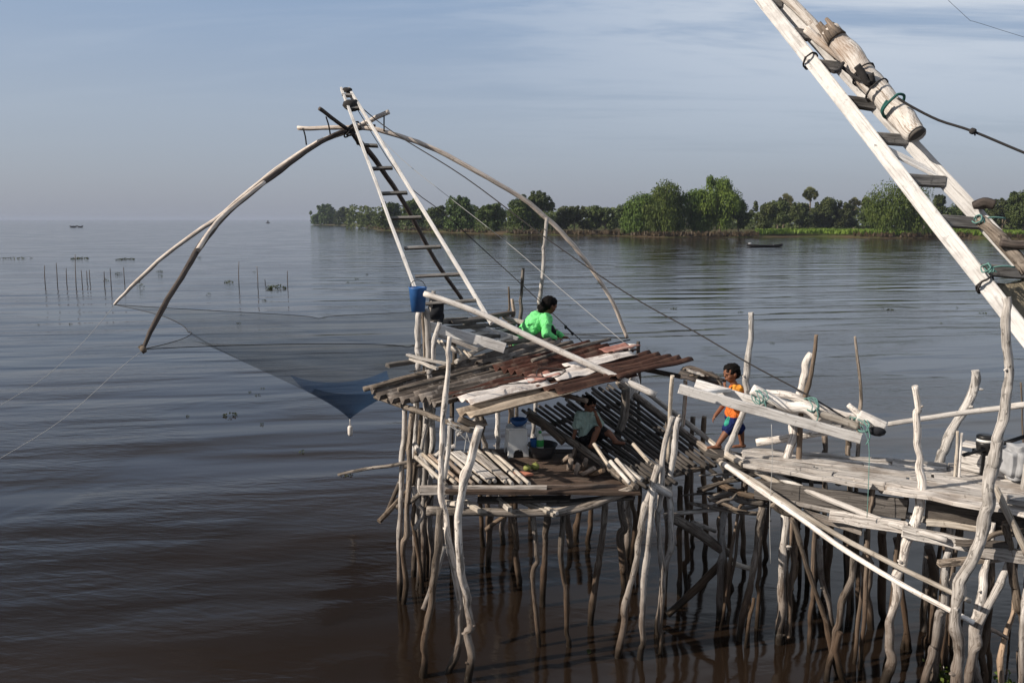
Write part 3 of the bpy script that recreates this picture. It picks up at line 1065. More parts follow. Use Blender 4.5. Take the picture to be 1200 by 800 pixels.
roof_sheet(-.03, .62, -.02, .44, 'roof_grey', .0, amp=.040, period=.145, jag=.07)
roof_sheet(.50, 1.00, -.02, .36, 'roof_grey', .04, amp=.038, period=.145, jag=.05, phase=.3)
roof_sheet(.02, .60, .36, .66, 'roof_grey', .03, amp=.040, period=.145, jag=.06)
roof_sheet(.10, .58, .56, .82, 'roof_rust', .06, amp=.034, period=.14, jag=.03)
roof_sheet(.46, 1.02, .30, .66, 'roof_rust', .085, amp=.036, period=.14, jag=.03)
roof_sheet(.06, .42, .74, .91, 'roof_white', .115, amp=.022, period=.17)
roof_sheet(.37, .49, .72, .83, 'roof_pink', .15, amp=.02, period=.19)
roof_sheet(.44, .64, .76, .88, 'roof_white', .15, amp=.02, period=.16)
roof_sheet(.60, .92, .66, .78, 'roof_white', .16, amp=.02, period=.16, phase=.2)
roof_sheet(.84, .99, .60, .71, 'roof_pink', .185, amp=.02, period=.19)
roof_sheet(.36, .74, .84, 1.02, 'roof_brown', .10, amp=.028, period=.135, jag=.03)
roof_sheet(.62, 1.01, .74, 1.03, 'roof_brown', .11, amp=.03, period=.135, jag=.02)
roof_sheet(.0, .46, .86, 1.03, 'roof_tan', .06, amp=.026, period=.18)
# poles that carry and weigh down the roof
for (u0, v0, u1, v1, r, dz, m) in ((-.06, -.03, .9, -.05, .034, .03, 'stilt'), (-.05, .06, .4, .05, .026, .07, 'stilt'), (-.02, .30, .55, .28, .026, .11, 'stilt'),
                                   (0, -.02, .0, 1.0, .035, -.10, 'stilt'),
                                   (.5, 0, .5, 1.0, .035, -.09, 'stilt_dark'), (.98, 0, .98, 1.0, .035, -.09, 'stilt_dark'), (.55, .50, 1.02, .46, .025, .19, 'stilt'),
                                   (.62, .24, .98, .22, .024, .10, 'stilt')):
    bm = NB()
    tube(bm, [roofpt(u0, v0, dz), roofpt((u0 + u1) / 2, (v0 + v1) / 2, dz + rng.uniform(-.01, .02)), roofpt(u1, v1, dz)], [r, r * .85], 8, 5, .1, .008)
    obj('roof_pole', bm, M[m], hut)
# loose wire lying on the sheets
for loop in ([(.28, .72), (.36, .80), (.42, .88), (.50, .84), (.52, .75), (.46, .70), (.40, .78)], [(.08, .74), (.16, .84), (.24, .80), (.30, .90)], [(.12, .12), (.18, .2), (.15, .28), (.1, .22)]):
    bm = NB()
    tube(bm, [roofpt(u, v, .19 + .02 * (i % 2)) for i, (u, v) in enumerate(loop)], .007, 5, 5)
    obj('wire', bm, M['rope_dark'], hut)

# ---- floors
ZD = 1.9
bm = NB()
n = 9
for i in range(n):
    f = i / (n - 1)
    Y = wz(600, 527, ZD).y + (wz(600, 572, ZD).y - wz(600, 527, ZD).y) * f
    xl = at(548 - 30 * f + rng.uniform(-7, 7), 550, Y).x
    xr = at(712 + 34 * f + rng.uniform(-5, 5), 550, Y).x
    beam(bm, (xl, Y, ZD - .02 + rng.uniform(-.008, .008)), (xr, Y - .03, ZD - .02 + rng.uniform(-.012, .008)), .168, .04, seg=6, jit=.007)
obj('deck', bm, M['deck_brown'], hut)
bm = NB()
beam(bm, at(492, 574, 8.36), at(640, 574, 8.34), .05, .10, seg=6, jit=.006)
obj('edge_board', bm, M['deck'], hut)
bm = NB()
beam(bm, at(600, 573, 8.40), at(738, 572, 8.44), .05, .09, seg=6, jit=.006)
obj('edge_board', bm, M['deck_brown'], hut)
bm = NB()
tube(bm, pl([(500, 598), (560, 600), (640, 600), (690, 592), (742, 573)], 8.36, 8.3), [.05, .045, .045, .05, .045], 9, 5, .15, .01)
obj('joist', bm, M['stilt'], hut)
for a, b, Y0, Y1, m, w, h in (((560, 586), (668, 584), 8.5, 8.5, 'board_dark', .16, .03), ((640, 590), (742, 582), 8.45, 8.4, 'board_dark', .14, .03), ((608, 586), (650, 603), 8.6, 8.2, 'bamboo', .05, .045),
                              ((616, 584), (653, 601), 8.6, 8.2, 'bamboo', .04, .04), ((585, 586), (598, 597), 8.5, 8.2, 'bamboo', .055, .055), ((545, 588), (562, 598), 8.5, 8.2, 'bamboo', .05, .05),
                              ((520, 588), (535, 590), 8.6, 8.3, 'bamboo', .05, .05)):
    bm = NB()
    beam(bm, at(*a, Y0), at(*b, Y1), w, h)
    obj('joist', bm, M[m], hut)
# slatted poles on the left of the floor
for i in range(11):
    a = wz(486 + i * 9.2 + rng.uniform(-2, 2), 533 - i * .5 + rng.uniform(-3, 3), ZD + .06)
    b = wz(524 + i * 9.6 + rng.uniform(-2, 2), 567 - i * .2 + rng.uniform(-3, 2), ZD + .05)
    bm = NB()
    tube(bm, [a, (a + b) / 2 + V((0, 0, rng.uniform(-.01, .01))), b], [.026, .022], 8, 4, .06, .004)
    obj('floor_pole', bm, M['bamboo' if i not in (2, 3) else 'cut_wood'], hut)
bm = NB()
beam(bm, wz(534, 529, ZD + .09), wz(574, 560, ZD + .08), .13, .02)
obj('floor_board', bm, M['deck'], hut)
bm = NB()
beam(bm, wz(556, 531, ZD + .09), wz(592, 560, ZD + .08), .10, .02)
obj('floor_board', bm, M['deck'], hut)
# dark slatted sleeping floor
TL, BL, BR, TR = at(620, 486, 10.5), at(745, 574, 8.25), at(850, 548, 8.9), at(724, 452, 11.3)
ns = 19
bm = NB()
for i in range(ns):
    f = i / (ns - 1)
    a = TL.lerp(TR, f) + (TL - BL).normalized() * rng.uniform(-.1, .2)
    b = BL.lerp(BR, f) - (TL - BL).normalized() * rng.uniform(-.25, .08)
    tube(bm, [a, a.lerp(b, .5) + V((0, 0, rng.uniform(-.012, .006))), b], [rng.uniform(.019, .026)] * 2, 7, 4, .08, .006)
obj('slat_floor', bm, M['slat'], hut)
for a, b, r, m, dz in ((TL, BL, .042, 'stilt', .03), (TR, BR, .042, 'stilt', .05), (TL.lerp(BL, .15), TR.lerp(BR, .15), .035, 'stilt_dark', -.06), (TL.lerp(BL, .55), TR.lerp(BR, .55), .035, 'stilt_dark', -.06),
                       (TL.lerp(BL, .92), TR.lerp(BR, .92), .035, 'stilt', -.06), (TR + V((.18, .1, .06)), BR + V((.16, .05, .02)), .035, 'bamboo', .02)):
    bm = NB()
    tube(bm, [a + V((0, 0, dz)), a.lerp(b, .5) + V((0, 0, dz + .01)), b + V((0, 0, dz))], [r, r * .9], 8, 5, .1, .01)
    obj('floor_beam', bm, M[m], hut)
for a, b, Y0, Y1 in (((715, 540), (738, 566), 8.3, 8.0), ((722, 538), (745, 564), 8.3, 7.98), ((730, 545), (752, 562), 8.25, 8.0), ((696, 520), (715, 548), 8.7, 8.4), ((742, 520), (764, 545), 8.9, 8.5)):
    bm = NB()
    tube(bm, [at(*a, Y0), at(*b, Y1)], .022, 8, 4, .08)
    obj('floor_pole', bm, M['bamboo'], hut)

# ---- stilts: (pixels, radius px, material)
STILTS = [
    ([(516, 596), (512, 650), (507, 690), (500, 735), (496, 792)], [5.5, 6.5], 'stilt'),
    ([(527, 394), (526, 420), (520, 480), (517, 540), (517, 582), (524, 622), (533, 668), (539, 715), (539, 742), (525, 787)], [3.6, 5.5, 6.2], 'bleached'),
    ([(562, 500), (552, 540), (541, 580), (536, 612), (539, 655), (547, 700), (552, 735), (548, 797)], [7, 6.5, 6.8], 'bleached'),
    ([(474, 474), (472, 530), (470, 600), (468, 703)], [4.5, 4], 'bleached'),
    ([(484, 476), (480, 530), (477, 600), (473, 707)], [4.8, 4], 'stilt'),
    ([(494, 478), (488, 530), (484, 610), (494, 694)], [3.5, 4], 'stilt'),
    ([(503, 478), (494, 530), (489, 600), (490, 690)], [4, 4], 'bleached'),
    ([(508, 478), (500, 525), (498, 600), (500, 676)], [3.2, 3.5], 'stilt'),
    ([(575, 598), (573, 630), (571, 662)], [5, 5], 'stilt'),
    ([(597, 598), (605, 640), (608, 686)], [5, 4.5], 'stilt'),
    ([(603, 610), (606, 640), (600, 668)], [4, 4], 'stilt_dark'),
    ([(624, 598), (629, 650), (626, 700), (632, 757)], [4, 3.6], 'stilt'),
    ([(642, 598), (638, 660), (636, 710)], [5, 5], 'stilt'),
    ([(660, 598), (657, 650), (664, 690), (667, 757)], [4, 4.5], 'stilt'),
    ([(709, 588), (703, 650), (698, 680), (692, 731)], [5, 5.5], 'stilt'),
    ([(693, 590), (692, 610), (690, 642)], [4, 4], 'stilt_dark'),
    ([(680, 590), (677, 612), (676, 634)], [5, 5], 'stilt_dark'),
    ([(560, 500), (563, 570), (566, 640)], [3.5, 4], 'stilt_dark'),
    ([(556, 480), (569, 524), (573, 600), (574, 632)], [4, 4], 'stilt'),
    ([(583, 478), (583, 524), (587, 600), (590, 636)], [4, 4], 'bleached'),
    ([(668, 560), (665, 600), (668, 640)], [4, 4], 'stilt_dark'),
    ([(742, 580), (744, 620), (741, 660)], [4, 4], 'stilt_dark'),
    ([(772, 545), (757, 592), (748, 635), (735, 700), (724, 770)], [6, 5], 'bleached'),
    ([(765, 572), (760, 640), (755, 700), (750, 772)], [4.5, 5], 'bleached'),
    ([(788, 488), (780, 520), (776, 560), (771, 602), (777, 680), (774, 765)], [4.5, 4.5, 4.5], 'bleached'),
    ([(796, 489), (790, 530), (785, 590), (786, 640), (776, 690), (770, 742)], [4.5, 5.5, 4.5], 'bleached'),
    ([(783, 490), (781, 580), (782, 640), (779, 692)], [3.5, 4], 'stilt'),
    ([(797, 570), (796, 640), (796, 698)], [4.5, 4.5], 'stilt_dark'),
    ([(807, 540), (806, 600), (804, 691)], [4, 4], 'stilt_dark'),
    ([(733, 456), (731, 490), (725, 535), (728, 600), (732, 690)], [6, 5.5], 'stilt'),
]
for pts, r, m in STILTS:
    lean = 0
    obj('stilt', post_bm(pts, r, True, None, lean), M[m], hut)
# tall sticks behind the roof, posts of the raised landing at the back left
BACK = [([(491, 365), (490, 410), (488, 470), (484, 690)], [4.6, 4.5], 10.25, 'bleached'), ([(500, 362), (502, 410), (499, 470), (496, 690)], [4.5, 4.5], 10.1, 'bleached'),
        ([(508, 341), (505, 375), (502, 440), (500, 690)], [3.2, 4], 10.3, 'bleached'), ([(497, 345), (493, 356), (496, 370), (498, 420), (497, 690)], [3, 3.5], 10.4, 'stilt'),
        ([(516, 378), (508, 410), (505, 450), (505, 690)], [4, 4.5], 9.95, 'bleached'), ([(530, 385), (533, 415), (530, 480), (528, 660)], [3.5, 4], 10.3, 'stilt'),
        ([(613, 314), (611, 345), (609, 378), (606, 460), (604, 600)], [2.6, 3.5], 12.0, 'stilt'), ([(641, 255), (637, 300), (632, 355), (628, 420), (622, 600)], [2.6, 4], 12.0, 'bleached'),
        ([(600, 350), (600, 372), (600, 420), (600, 590)], [3, 4], 12.2, 'stilt'), ([(596, 336), (597, 360), (597, 400), (597, 590)], [1.4, 2.5], 12.3, 'stilt_dark'),
        ([(740, 403), (739, 420), (738, 470), (736, 600)], [7, 6], 10.9, 'bleached'), ([(748, 400), (748, 420), (748, 470), (748, 600)], [2.5, 3], 11.0, 'stilt_dark')]
for pts, r, Y, m in BACK:
    obj('stilt', post_bm(pts, r, False, Y, 0, stubs=[(593, 372, 14, 6, 4)] if pts[0][0] == 600 else ()), M[m], hut)
# braces and odd sticks
BR_ = [([(452, 604), (462, 580), (470, 562)], 9.9, 9.9, 3.2, 'stilt_dark'), ([(444, 611), (462, 592), (478, 574)], 9.5, 9.9, 3.2, 'stilt'), ([(466, 594), (480, 588), (498, 574)], 9.7, 9.3, 3.5, 'stilt'),
       ([(484, 570), (490, 590), (496, 600), (486, 620)], 9.5, 9.5, 3.2, 'bleached'), ([(507, 575), (500, 592), (494, 604)], 9.5, 9.7, 3.2, 'stilt'), ([(470, 546), (485, 545), (510, 543)], 9.8, 9.7, 4, 'stilt_dark'),
       ([(486, 520), (495, 535), (510, 560)], 9.6, 9.3, 3.5, 'bleached'), ([(505, 540), (512, 533), (520, 527), (534, 522)], 9.4, 9.5, 3, 'bleached'),
       ([(845, 660), (815, 690), (782, 720)], 9.2, 9.0, 5, 'stilt'), ([(782, 604), (815, 622), (852, 648)], 8.8, 9.1, 7, 'stilt'), ([(778, 603), (825, 598), (880, 594), (900, 585)], 8.8, 8.9, 3, 'bleached'),
       ([(812, 612), (826, 617), (838, 622)], 9.0, 9.2, 3, 'bleached'), ([(520, 640), (505, 690), (496, 714)], 8.5, 8.25, 4, 'bleached'), ([(765, 568), (776, 574), (786, 580)], 8.2, 8.2, 6, 'bleached'),
       ([(528, 490), (525, 530), (519, 570)], 8.6, 8.5, 3, 'bleached'), ([(536, 510), (548, 500), (558, 492)], 8.6, 8.6, 3, 'bleached'), ([(620, 488), (640, 500), (660, 518)], 9.9, 9.5, 5, 'stilt_dark'),
       ([(788, 440), (786, 470), (783, 540)], 8.3, 8.4, 2.6, 'bamboo'), ([(803, 445), (802, 475), (800, 500)], 9.6, 9.5, 2.6, 'bamboo'),
       ([(860, 660), (872, 664), (885, 667)], 9.0, 9.1, 3.5, 'bamboo'), ([(655, 575), (665, 610), (668, 640)], 8.8, 9.5, 4, 'stilt_dark'), ([(570, 620), (590, 605), (607, 598)], 8.8, 8.5, 3, 'stilt_dark'),
       ([(560, 478), (566, 500), (556, 525)], 8.7, 8.5, 3.2, 'stilt'), ([(538, 490), (556, 498), (570, 494)], 8.45, 8.5, 5, 'stilt')]
for pts, Y0, Y1, r, m in BR_:
    bm = NB()
    tube(bm, pl(pts, Y0, Y1), [r * Y0 / FPX, r * .85 * Y1 / FPX], 8, 5, .14, .006)
    obj('brace', bm, M[m], hut)
# white cord lashings strung between the front posts
bm = NB()
for a, b in (((524, 496), (565, 502)), ((526, 492), (549, 518)), ((534, 506), (545, 500)), ((545, 500), (552, 522)), ((535, 503), (533, 525)), ((526, 498), (540, 505)), ((548, 500), (544, 530))):
    p, q = at(*a, 8.38), at(*b, 8.36)
    tube(bm, [p, (p + q) / 2 - V((0, 0, .01)), q], .006, 5, 3)
obj('lashing', bm, M['rope_light'], hut)
# raised landing at the back left, where the ladder pivots
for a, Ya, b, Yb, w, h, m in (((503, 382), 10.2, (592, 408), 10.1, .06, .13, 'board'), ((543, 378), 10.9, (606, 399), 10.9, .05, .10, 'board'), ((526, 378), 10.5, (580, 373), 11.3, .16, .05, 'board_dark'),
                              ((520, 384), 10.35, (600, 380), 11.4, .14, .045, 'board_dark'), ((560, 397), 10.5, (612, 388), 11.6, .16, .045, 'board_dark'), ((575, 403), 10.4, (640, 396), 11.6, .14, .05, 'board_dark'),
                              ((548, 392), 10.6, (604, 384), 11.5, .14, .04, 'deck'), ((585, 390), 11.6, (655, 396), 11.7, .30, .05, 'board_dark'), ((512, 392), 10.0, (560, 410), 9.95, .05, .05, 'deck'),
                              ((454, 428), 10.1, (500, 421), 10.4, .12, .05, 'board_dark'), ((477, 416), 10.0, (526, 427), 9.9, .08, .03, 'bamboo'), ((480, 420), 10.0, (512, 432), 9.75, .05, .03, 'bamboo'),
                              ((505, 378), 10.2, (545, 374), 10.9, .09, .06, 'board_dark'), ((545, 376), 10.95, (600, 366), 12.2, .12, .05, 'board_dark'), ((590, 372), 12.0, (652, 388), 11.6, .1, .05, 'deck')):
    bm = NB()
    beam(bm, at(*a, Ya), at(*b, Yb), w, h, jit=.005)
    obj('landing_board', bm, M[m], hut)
for i in range(9):
    a = at(513 + i * 4.2, 399 + i * 1.4 + rng.uniform(-2, 2), 10.05)
    b = at(522 + i * 4 + rng.uniform(-5, 5), 410 + i + rng.uniform(-1, 4), 9.9)
    bm = NB()
    tube(bm, [a, b], .018, 6, 2, .1)
    obj('floor_pole', bm, M['bamboo'], hut)
bm = NB()
tube(bm, pl([(534, 424), (560, 410), (600, 394)], 9.9, 10.6), .03, 8, 4, .1)
obj('roof_pole', bm, M['bamboo'], hut)

# ---- loose things round the hut
bm = NB()
tube(bm, pl([(497, 344), (560, 366), (640, 404), (706, 434), (769, 463)], 9.75, 9.15), [.034, .04], 10, 5, .04, .004)
for k in range(10):
    f = k / 9
solo('bamboo_pole', bm, M['bamboo_pale'], 'long pale bamboo pole laid across the hut roof', 'pole')
bm = NB()
tube(bm, pl([(396, 556), (430, 549), (470, 543), (525, 529)], 9.5, 9.5), [.018, .028], 8, 5, .12, .006)
solo('wooden_pole', bm, M['stilt'], 'thin knotty pole jutting out to the left over the water', 'pole')

# stool with a bowl on it
st = wz(605, 532, ZD + .01)
stool = thing('plastic_stool', st, 'white plastic stool standing under the hut roof', 'stool')
bm = NB()
hs, wt, wb, ang = .34, .112, .130, R(12)


def sq(w, z, k): return [V((x * math.cos(ang) - y * math.sin(ang), x * math.sin(ang) + y * math.cos(ang), z)) + st for x, y in ((-w, -w), (w, -w), (w, w), (-w, w))][k]


for k in range(4):               # four sides, each with an arched cut-out
    k2 = (k + 1) % 4
    def P(f, z, d=0.0):
        w = wb + (wt - wb) * z / hs - d
        return sq(w, z, k).lerp(sq(w, z, k2), f)
    arch = [(.24, 0), (.26, .05), (.34, .085), (.5, .095), (.66, .085), (.74, .05), (.76, 0)]
    for d in (0, .008):
        v = [bm.verts.new(P(f, z, d)) for f, z in [(0, 0)] + arch + [(1, 0), (1, hs), (.76, hs), (.66, hs), (.5, hs), (.34, hs), (.24, hs), (0, hs)]]
        n = len(v)
        for q in ((0, 1, 14, 15), (1, 2, 3, 13, 14), (3, 4, 12, 13), (4, 5, 11, 12), (5, 6, 7, 10, 11), (7, 8, 9, 10)):
            bm.faces.new([v[i] for i in (q if d == 0 else q[::-1])])
obj('body', bm, M['white_plastic'], stool)
bm = NB()
beam(bm, st + V((-.12, 0, hs + .012)), st + V((.12, 0, hs + .012)), .24, .024, seg=1, jit=0)
obj('seat', bm, M['white_plastic'], stool)
bm = NB()
c = st + V((.03, 0, hs + .026))
lathe(bm, c, [(.05, 0), (.10, .045), (.115, .085), (.108, .085), (.092, .045), (.045, .008)], 18)
solo('bowl', bm, M['blue_plastic'], 'dark blue bowl standing on the white stool', 'bowl')
# basin with bottle and cup
bs = wz(636, 538, ZD + .012) + V((0, .12, 0))
bm = NB()
lathe(bm, bs, [(.125, 0), (.16, .10), (.178, .155), (.19, .16), (.186, .148), (.168, .145), (.15, .10), (.115, .012)], 24)
solo('basin', bm, M['grey_plastic'], 'dark grey round wash basin on the hut floor', 'basin')
bo = bs + V((-.03, -.02, .013))
bottle = thing('bottle', bo, 'white bottle with green label standing in the basin', 'bottle')
bm = NB(); lathe(bm, bo, [(.040, 0), (.045, .01), (.045, .20), (.038, .24), (.018, .27), (.016, .29)], 16); obj('body', bm, M['bottle_white'], bottle)
bm = NB(); lathe(bm, bo, [(.0462, .125), (.0466, .13), (.0466, .205), (.0462, .21)], 16); obj('label', bm, M['green_label'], bottle)
bm = NB(); lathe(bm, bo + V((0, 0, .288)), [(.019, 0), (.019, .025), (.016, .028)], 12); obj('cap', bm, M['green_label'], bottle)
bm = NB(); lathe(bm, bs + V((-.105, 0, .06)), [(.035, 0), (.048, .16), (.05, .165), (.043, .16), (.03, .01)], 16)
solo('cup', bm, M['blue_plastic'], 'blue plastic cup leaning in the basin left of the bottle', 'cup')
bm = NB(); lathe(bm, bs + V((-.06, .10, .02)), [(.022, 0), (.022, .24), (.012, .28), (.012, .31)], 12)
solo('bottle', bm, M['bottle_white'], 'thin pale bottle at the back of the basin', 'bottle')
for k, (px, py, r, lab) in enumerate(((618, 548, .042, 'left yellow green fruit on the hut floor'), (627, 546, .044, 'right yellow green fruit on the hut floor, against the basin side'))):
    c = wz(px, py, ZD + .05)
    bm = NB(); ell(bm, c, (r * 1.1, r, r * .92), None, 2, .25); tube(bm, [c + V((0, 0, r * .85)), c + V((.012, 0, r * 1.2))], .006, 5, 2)
    solo('fruit', bm, M['yellow_fruit'], lab, 'fruit')
bm = NB()
c = wz(612, 557, ZD + .02)
ell(bm, c + V((0, 0, .012)), (.10, .07, .028), None, 3, .9)
solo('cloth', bm, M['pink_cloth'], 'crumpled salmon cloth on the hut floor before the fruit', 'cloth')
for k, (px, py, L, a) in enumerate(((664, 537, .2, .5), (672, 532, .22, 1.2), (668, 545, .2, 1.3), (684, 545, .2, 1.1), (690, 552, .22, .4), (700, 553, .22, .3), (706, 548, .2, 1.0), (676, 550, .18, 1.35))):
    c = wz(px, py, ZD + .07)
    d = V((math.cos(a) * .4, -.5, math.sin(a))).normalized() * L * .5
    bm = NB()
    tube(bm, [c - d, c + d], [.032, .028], 6, 2, .3)
    ordn = ['leftmost', 'second', 'third', 'fourth', 'fifth', 'sixth', 'seventh', 'rightmost']
    order = [0, 2, 1, 4, 5, 6, 7, 3][k]
    solo('firewood', bm, M['cut_wood'], ('split firewood log, %s from the left of the heap under the slatted floor' if order not in (0, 7) else 'split firewood log, %s of the heap under the slatted floor') % ordn[order], 'firewood', 'firewood heap under the slatted floor')

# blue bucket hung on the landing posts
c = at(490, 365, 10.0)
bk = thing('bucket', c, 'blue plastic bucket hung on the post left of the ladder foot', 'bucket')
bm = NB()
lathe(bm, c, [(.085, 0), (.112, .29), (.12, .31), (.112, .305), (.080, .012)], 20)
obj('body', bm, M['blue_plastic'], bk)
bm = NB(); tube(bm, [c + V((.10 * math.cos(a), 0, .29 + .11 * math.sin(a))) for a in [math.pi * i / 8 for i in range(9)]], .005, 5, 2)
obj('handle', bm, M['rope_dark'], bk)
bm = NB()
c = at(510, 362, 10.28)
ell(bm, c, (.10, .05, .18), None, 3, .5); ell(bm, c + V((.05, .02, -.14)), (.07, .05, .12), None, 3, .5)
solo('cloth', bm, M['dark_cloth'], 'black cloth draped beside the blue bucket', 'cloth')
# ---------------------------------------------------------------- far lift net
net = thing('lift_net', at(520, 360, 10.4) * 1, 'far lift net hung on bent poles from a tapering lattice ladder', 'fishing net')


def dl(py): return 13.4 - 3.2 * (py - 105) / 255      # depth along the ladder


for (x0, y0, x1, y1) in ((400, 104, 489, 345), (409, 104, 566, 362)):
    bm = NB()
    a, b = at(x0, y0, dl(y0)), at(x1, y1, dl(y1))
    b = b + (b - a) * .05
    fwd = V((.1, -.75, .65))
    beam(bm, a, b, .04, .062, up=fwd, seg=6, jit=.006)
    obj('rail', bm, M['board'], net)
bm = NB()
tube(bm, pl([(416, 160), (440, 188), (475, 240), (510, 305), (541, 350)], 14.0, 17.2), [.05, .045, .04], 8, 5, .06, .01)
obj('net_arm', bm, M['arm_dark'], net)
for (l, r_, y0, y1) in ((402.5, 413, 112, 112), (407, 421, 127, 127), (424.5, 441.5, 170, 171), (436, 459, 198, 197), (447, 476, 227, 226), (460, 493, 256, 255), (475, 516, 291, 289), (488, 538, 324, 321), (500, 557, 356, 352)):
    bm = NB()
    beam(bm, at(l - 1, y0, dl(y0)), at(r_ + 1, y1, dl(y1)), .10, .035, up=(.1, .25, 1), seg=3, jit=.003)
    obj('rung', bm, M['rung'], net)
FL, NL, NR, FR = at(134, 357, 14.6), at(168, 409, 10.0), at(735, 396, 14.0), at(548, 362, 17.6)
X = at(412, 152, 13.6)
ARMS = [([(456, 131, 13.5), (430, 143, 13.55), (408, 153, 13.6), (365, 172, 13.9), (315, 206, 14.2), (262, 250, 14.4), (205, 290, 14.5), (160, 330, 14.6), (134, 357, 14.6)], [.055, .06, .05, .03], 'arm'),
        ([(440, 148, 13.55), (405, 153, 13.5), (368, 172, 13.1), (318, 207, 12.3), (268, 248, 11.6), (236, 287, 11.0), (207, 334, 10.5), (184, 374, 10.2), (168, 409, 10.0)], [.05, .06, .05, .032], 'arm_dark'),
        ([(349, 150, 13.7), (385, 150, 13.6), (420, 150, 13.55), (450, 154, 13.5), (500, 171, 13.5), (560, 202, 13.5), (620, 238, 13.6), (665, 280, 13.7), (700, 325, 13.8), (722, 362, 13.9), (735, 396, 14.0)], [.05, .055, .055, .05, .045], 'arm'),
        ([(374, 127, 13.1), (392, 140, 13.3), (412, 156, 13.6), (420, 168, 13.9)], [.045, .055], 'arm_dark')]
for pts, r, m in ARMS:
    n = len(pts)
    rr = [r[min(len(r) - 1, int(i / (n - 1) * (len(r) - 1)))] for i in range(n)]
    bm = NB()
    tube(bm, [at(*p) for p in pts], [x * .72 for x in rr], 9, 5, .1, .014)
    obj('net_arm', bm, M[m], net)
# pale upper half of the near left arm, spliced on
bm = NB()
tube(bm, [at(*p) for p in ((310, 213.5, 12.1), (268, 247, 11.52), (247, 270, 11.2), (232, 293, 10.85))], [.03, .034], 7, 5, .06, .006)
obj('net_arm', bm, M['arm'], net)
# ties at the crossing
bm = NB()
for a, Ya, b, Yb in (((355, 150), 13.65, (359, 170), 13.7), ((382, 137), 13.2, (387, 158), 13.4), ((450, 136), 13.5, (450, 154), 13.45), ((404, 148), 13.4, (416, 158), 13.4), ((416, 147), 13.4, (406, 158), 13.4)):
    p, q = at(*a, Ya), at(*b, Yb)
    bt_ = NB()
    tube(bt_, [p, p.lerp(q, .5) + V((rng.uniform(-.02, .02), 0, 0)), q], .013, 5, 3)
    obj('tie_rope', bt_, M['rope_dark'], net)
for k in range(5):
    c = at(411 + rng.uniform(-3, 3), 152 + rng.uniform(-3, 3), 13.55)
    a = rng.uniform(0, 3)
    tube(bm, [c + V((math.cos(t) * .09, math.sin(t) * .09, math.sin(t + a) * .09)) for t in [i * .7 for i in range(10)]], .014, 5, 2)
obj('lashing', bm, M['rope_dark'], net)
for px, py, s in ((409, 124, .10), (404, 106, .05)):
    bm = NB()
    ell(bm, at(px + 3, py, dl(py) - .03), (.13 if s > .07 else .08, .06, s), None, 2, .5)
    obj('lashing', bm, M['rope_dark'], net)
# netting
LOW = at(410, 491, 13.7)
cen = (FL + NL + NR + FR) / 4


def netpt(u, v):
    c = .24
    uu = u * (1 - c * (1 - v * v) * abs(u) ** 2)
    vv = v * (1 - c * (1 - u * u) * abs(v) ** 2)
    s, t = (uu + 1) / 2, (vv + 1) / 2
    p = FL.lerp(NL, t).lerp(FR.lerp(NR, t), s)
    r = (abs(u) ** 3.2 + abs(v) ** 3.2) ** (1 / 3.2)
    edge = max(abs(u), abs(v))
    g = max(0, 1 - min(1, r)) ** 1.0
    g = g ** .85
    base = .16 * (1 - min(1, (abs(u) * abs(v)) ** .5)) if edge > .0 else 0
    q = V((p.x, p.y, p.z - base))
    return q.lerp(V((LOW.x + (p.x - cen.x) * .35, LOW.y + (p.y - cen.y) * .35, LOW.z)), g)


N = 40
bm, bb = NB(), NB()
grid = [[netpt(i / N * 2 - 1, k / N * 2 - 1) for k in range(N + 1)] for i in range(N + 1)]
v1 = {}; v2 = {}
for i in range(N):
    for k in range(N):
        inner = abs(i + .5 - N / 2) < N * .2 and abs(k + .5 - N / 2) < N * .2
        tb, d = (bb, v2) if inner else (bm, v1)
        q = []
        for (a, b) in ((i, k), (i + 1, k), (i + 1, k + 1), (i, k + 1)):
            if (a, b) not in d: d[(a, b)] = tb.verts.new(grid[a][b])
            q.append(d[(a, b)])
        tb.faces.new(q).smooth = True
netting = obj('netting', bm, M['net'], net)
obj('net_bag', bb, M['net_blue'], netting)
bm = NB()
E = [(-1, k / N * 2 - 1) for k in range(N + 1)] + [(i / N * 2 - 1, 1) for i in range(1, N + 1)] + [(1, 1 - k / N * 2) for k in range(1, N + 1)] + [(1 - i / N * 2, -1) for i in range(1, N + 1)]
tube(bm, [netpt(*e) for e in E], .006, 5, 1)
obj('edge_rope', bm, M['rope_dark'], net)
bm = NB()
lowest = min((grid[i][k] for i in range(N + 1) for k in range(N + 1)), key=lambda p: p.z)
tube(bm, [lowest, lowest - V((0, 0, .12))], .008, 5, 2)
lathe(bm, lowest - V((.0, 0, .30)), [(.03, 0), (.045, .03), (.045, .15), (.03, .18)], 10)
obj('float', bm, M['bamboo_pale'], net)
# the wooden tip at the near left corner
bm = NB()
tube(bm, pl([(164, 405), (170, 413)], 10.0), .03, 6, 2, .3); ell(bm, at(168, 409, 9.97), (.05, .04, .05), None, 2, .6)
obj('corner_knot', bm, M['stilt'], net)


def rope(pts, r, m, label, sub=4, name='rope'):
    bm = NB()
    tube(bm, [at(*p) for p in pts], r, 6, sub)
    return solo(name, bm, M[m], label, 'rope')


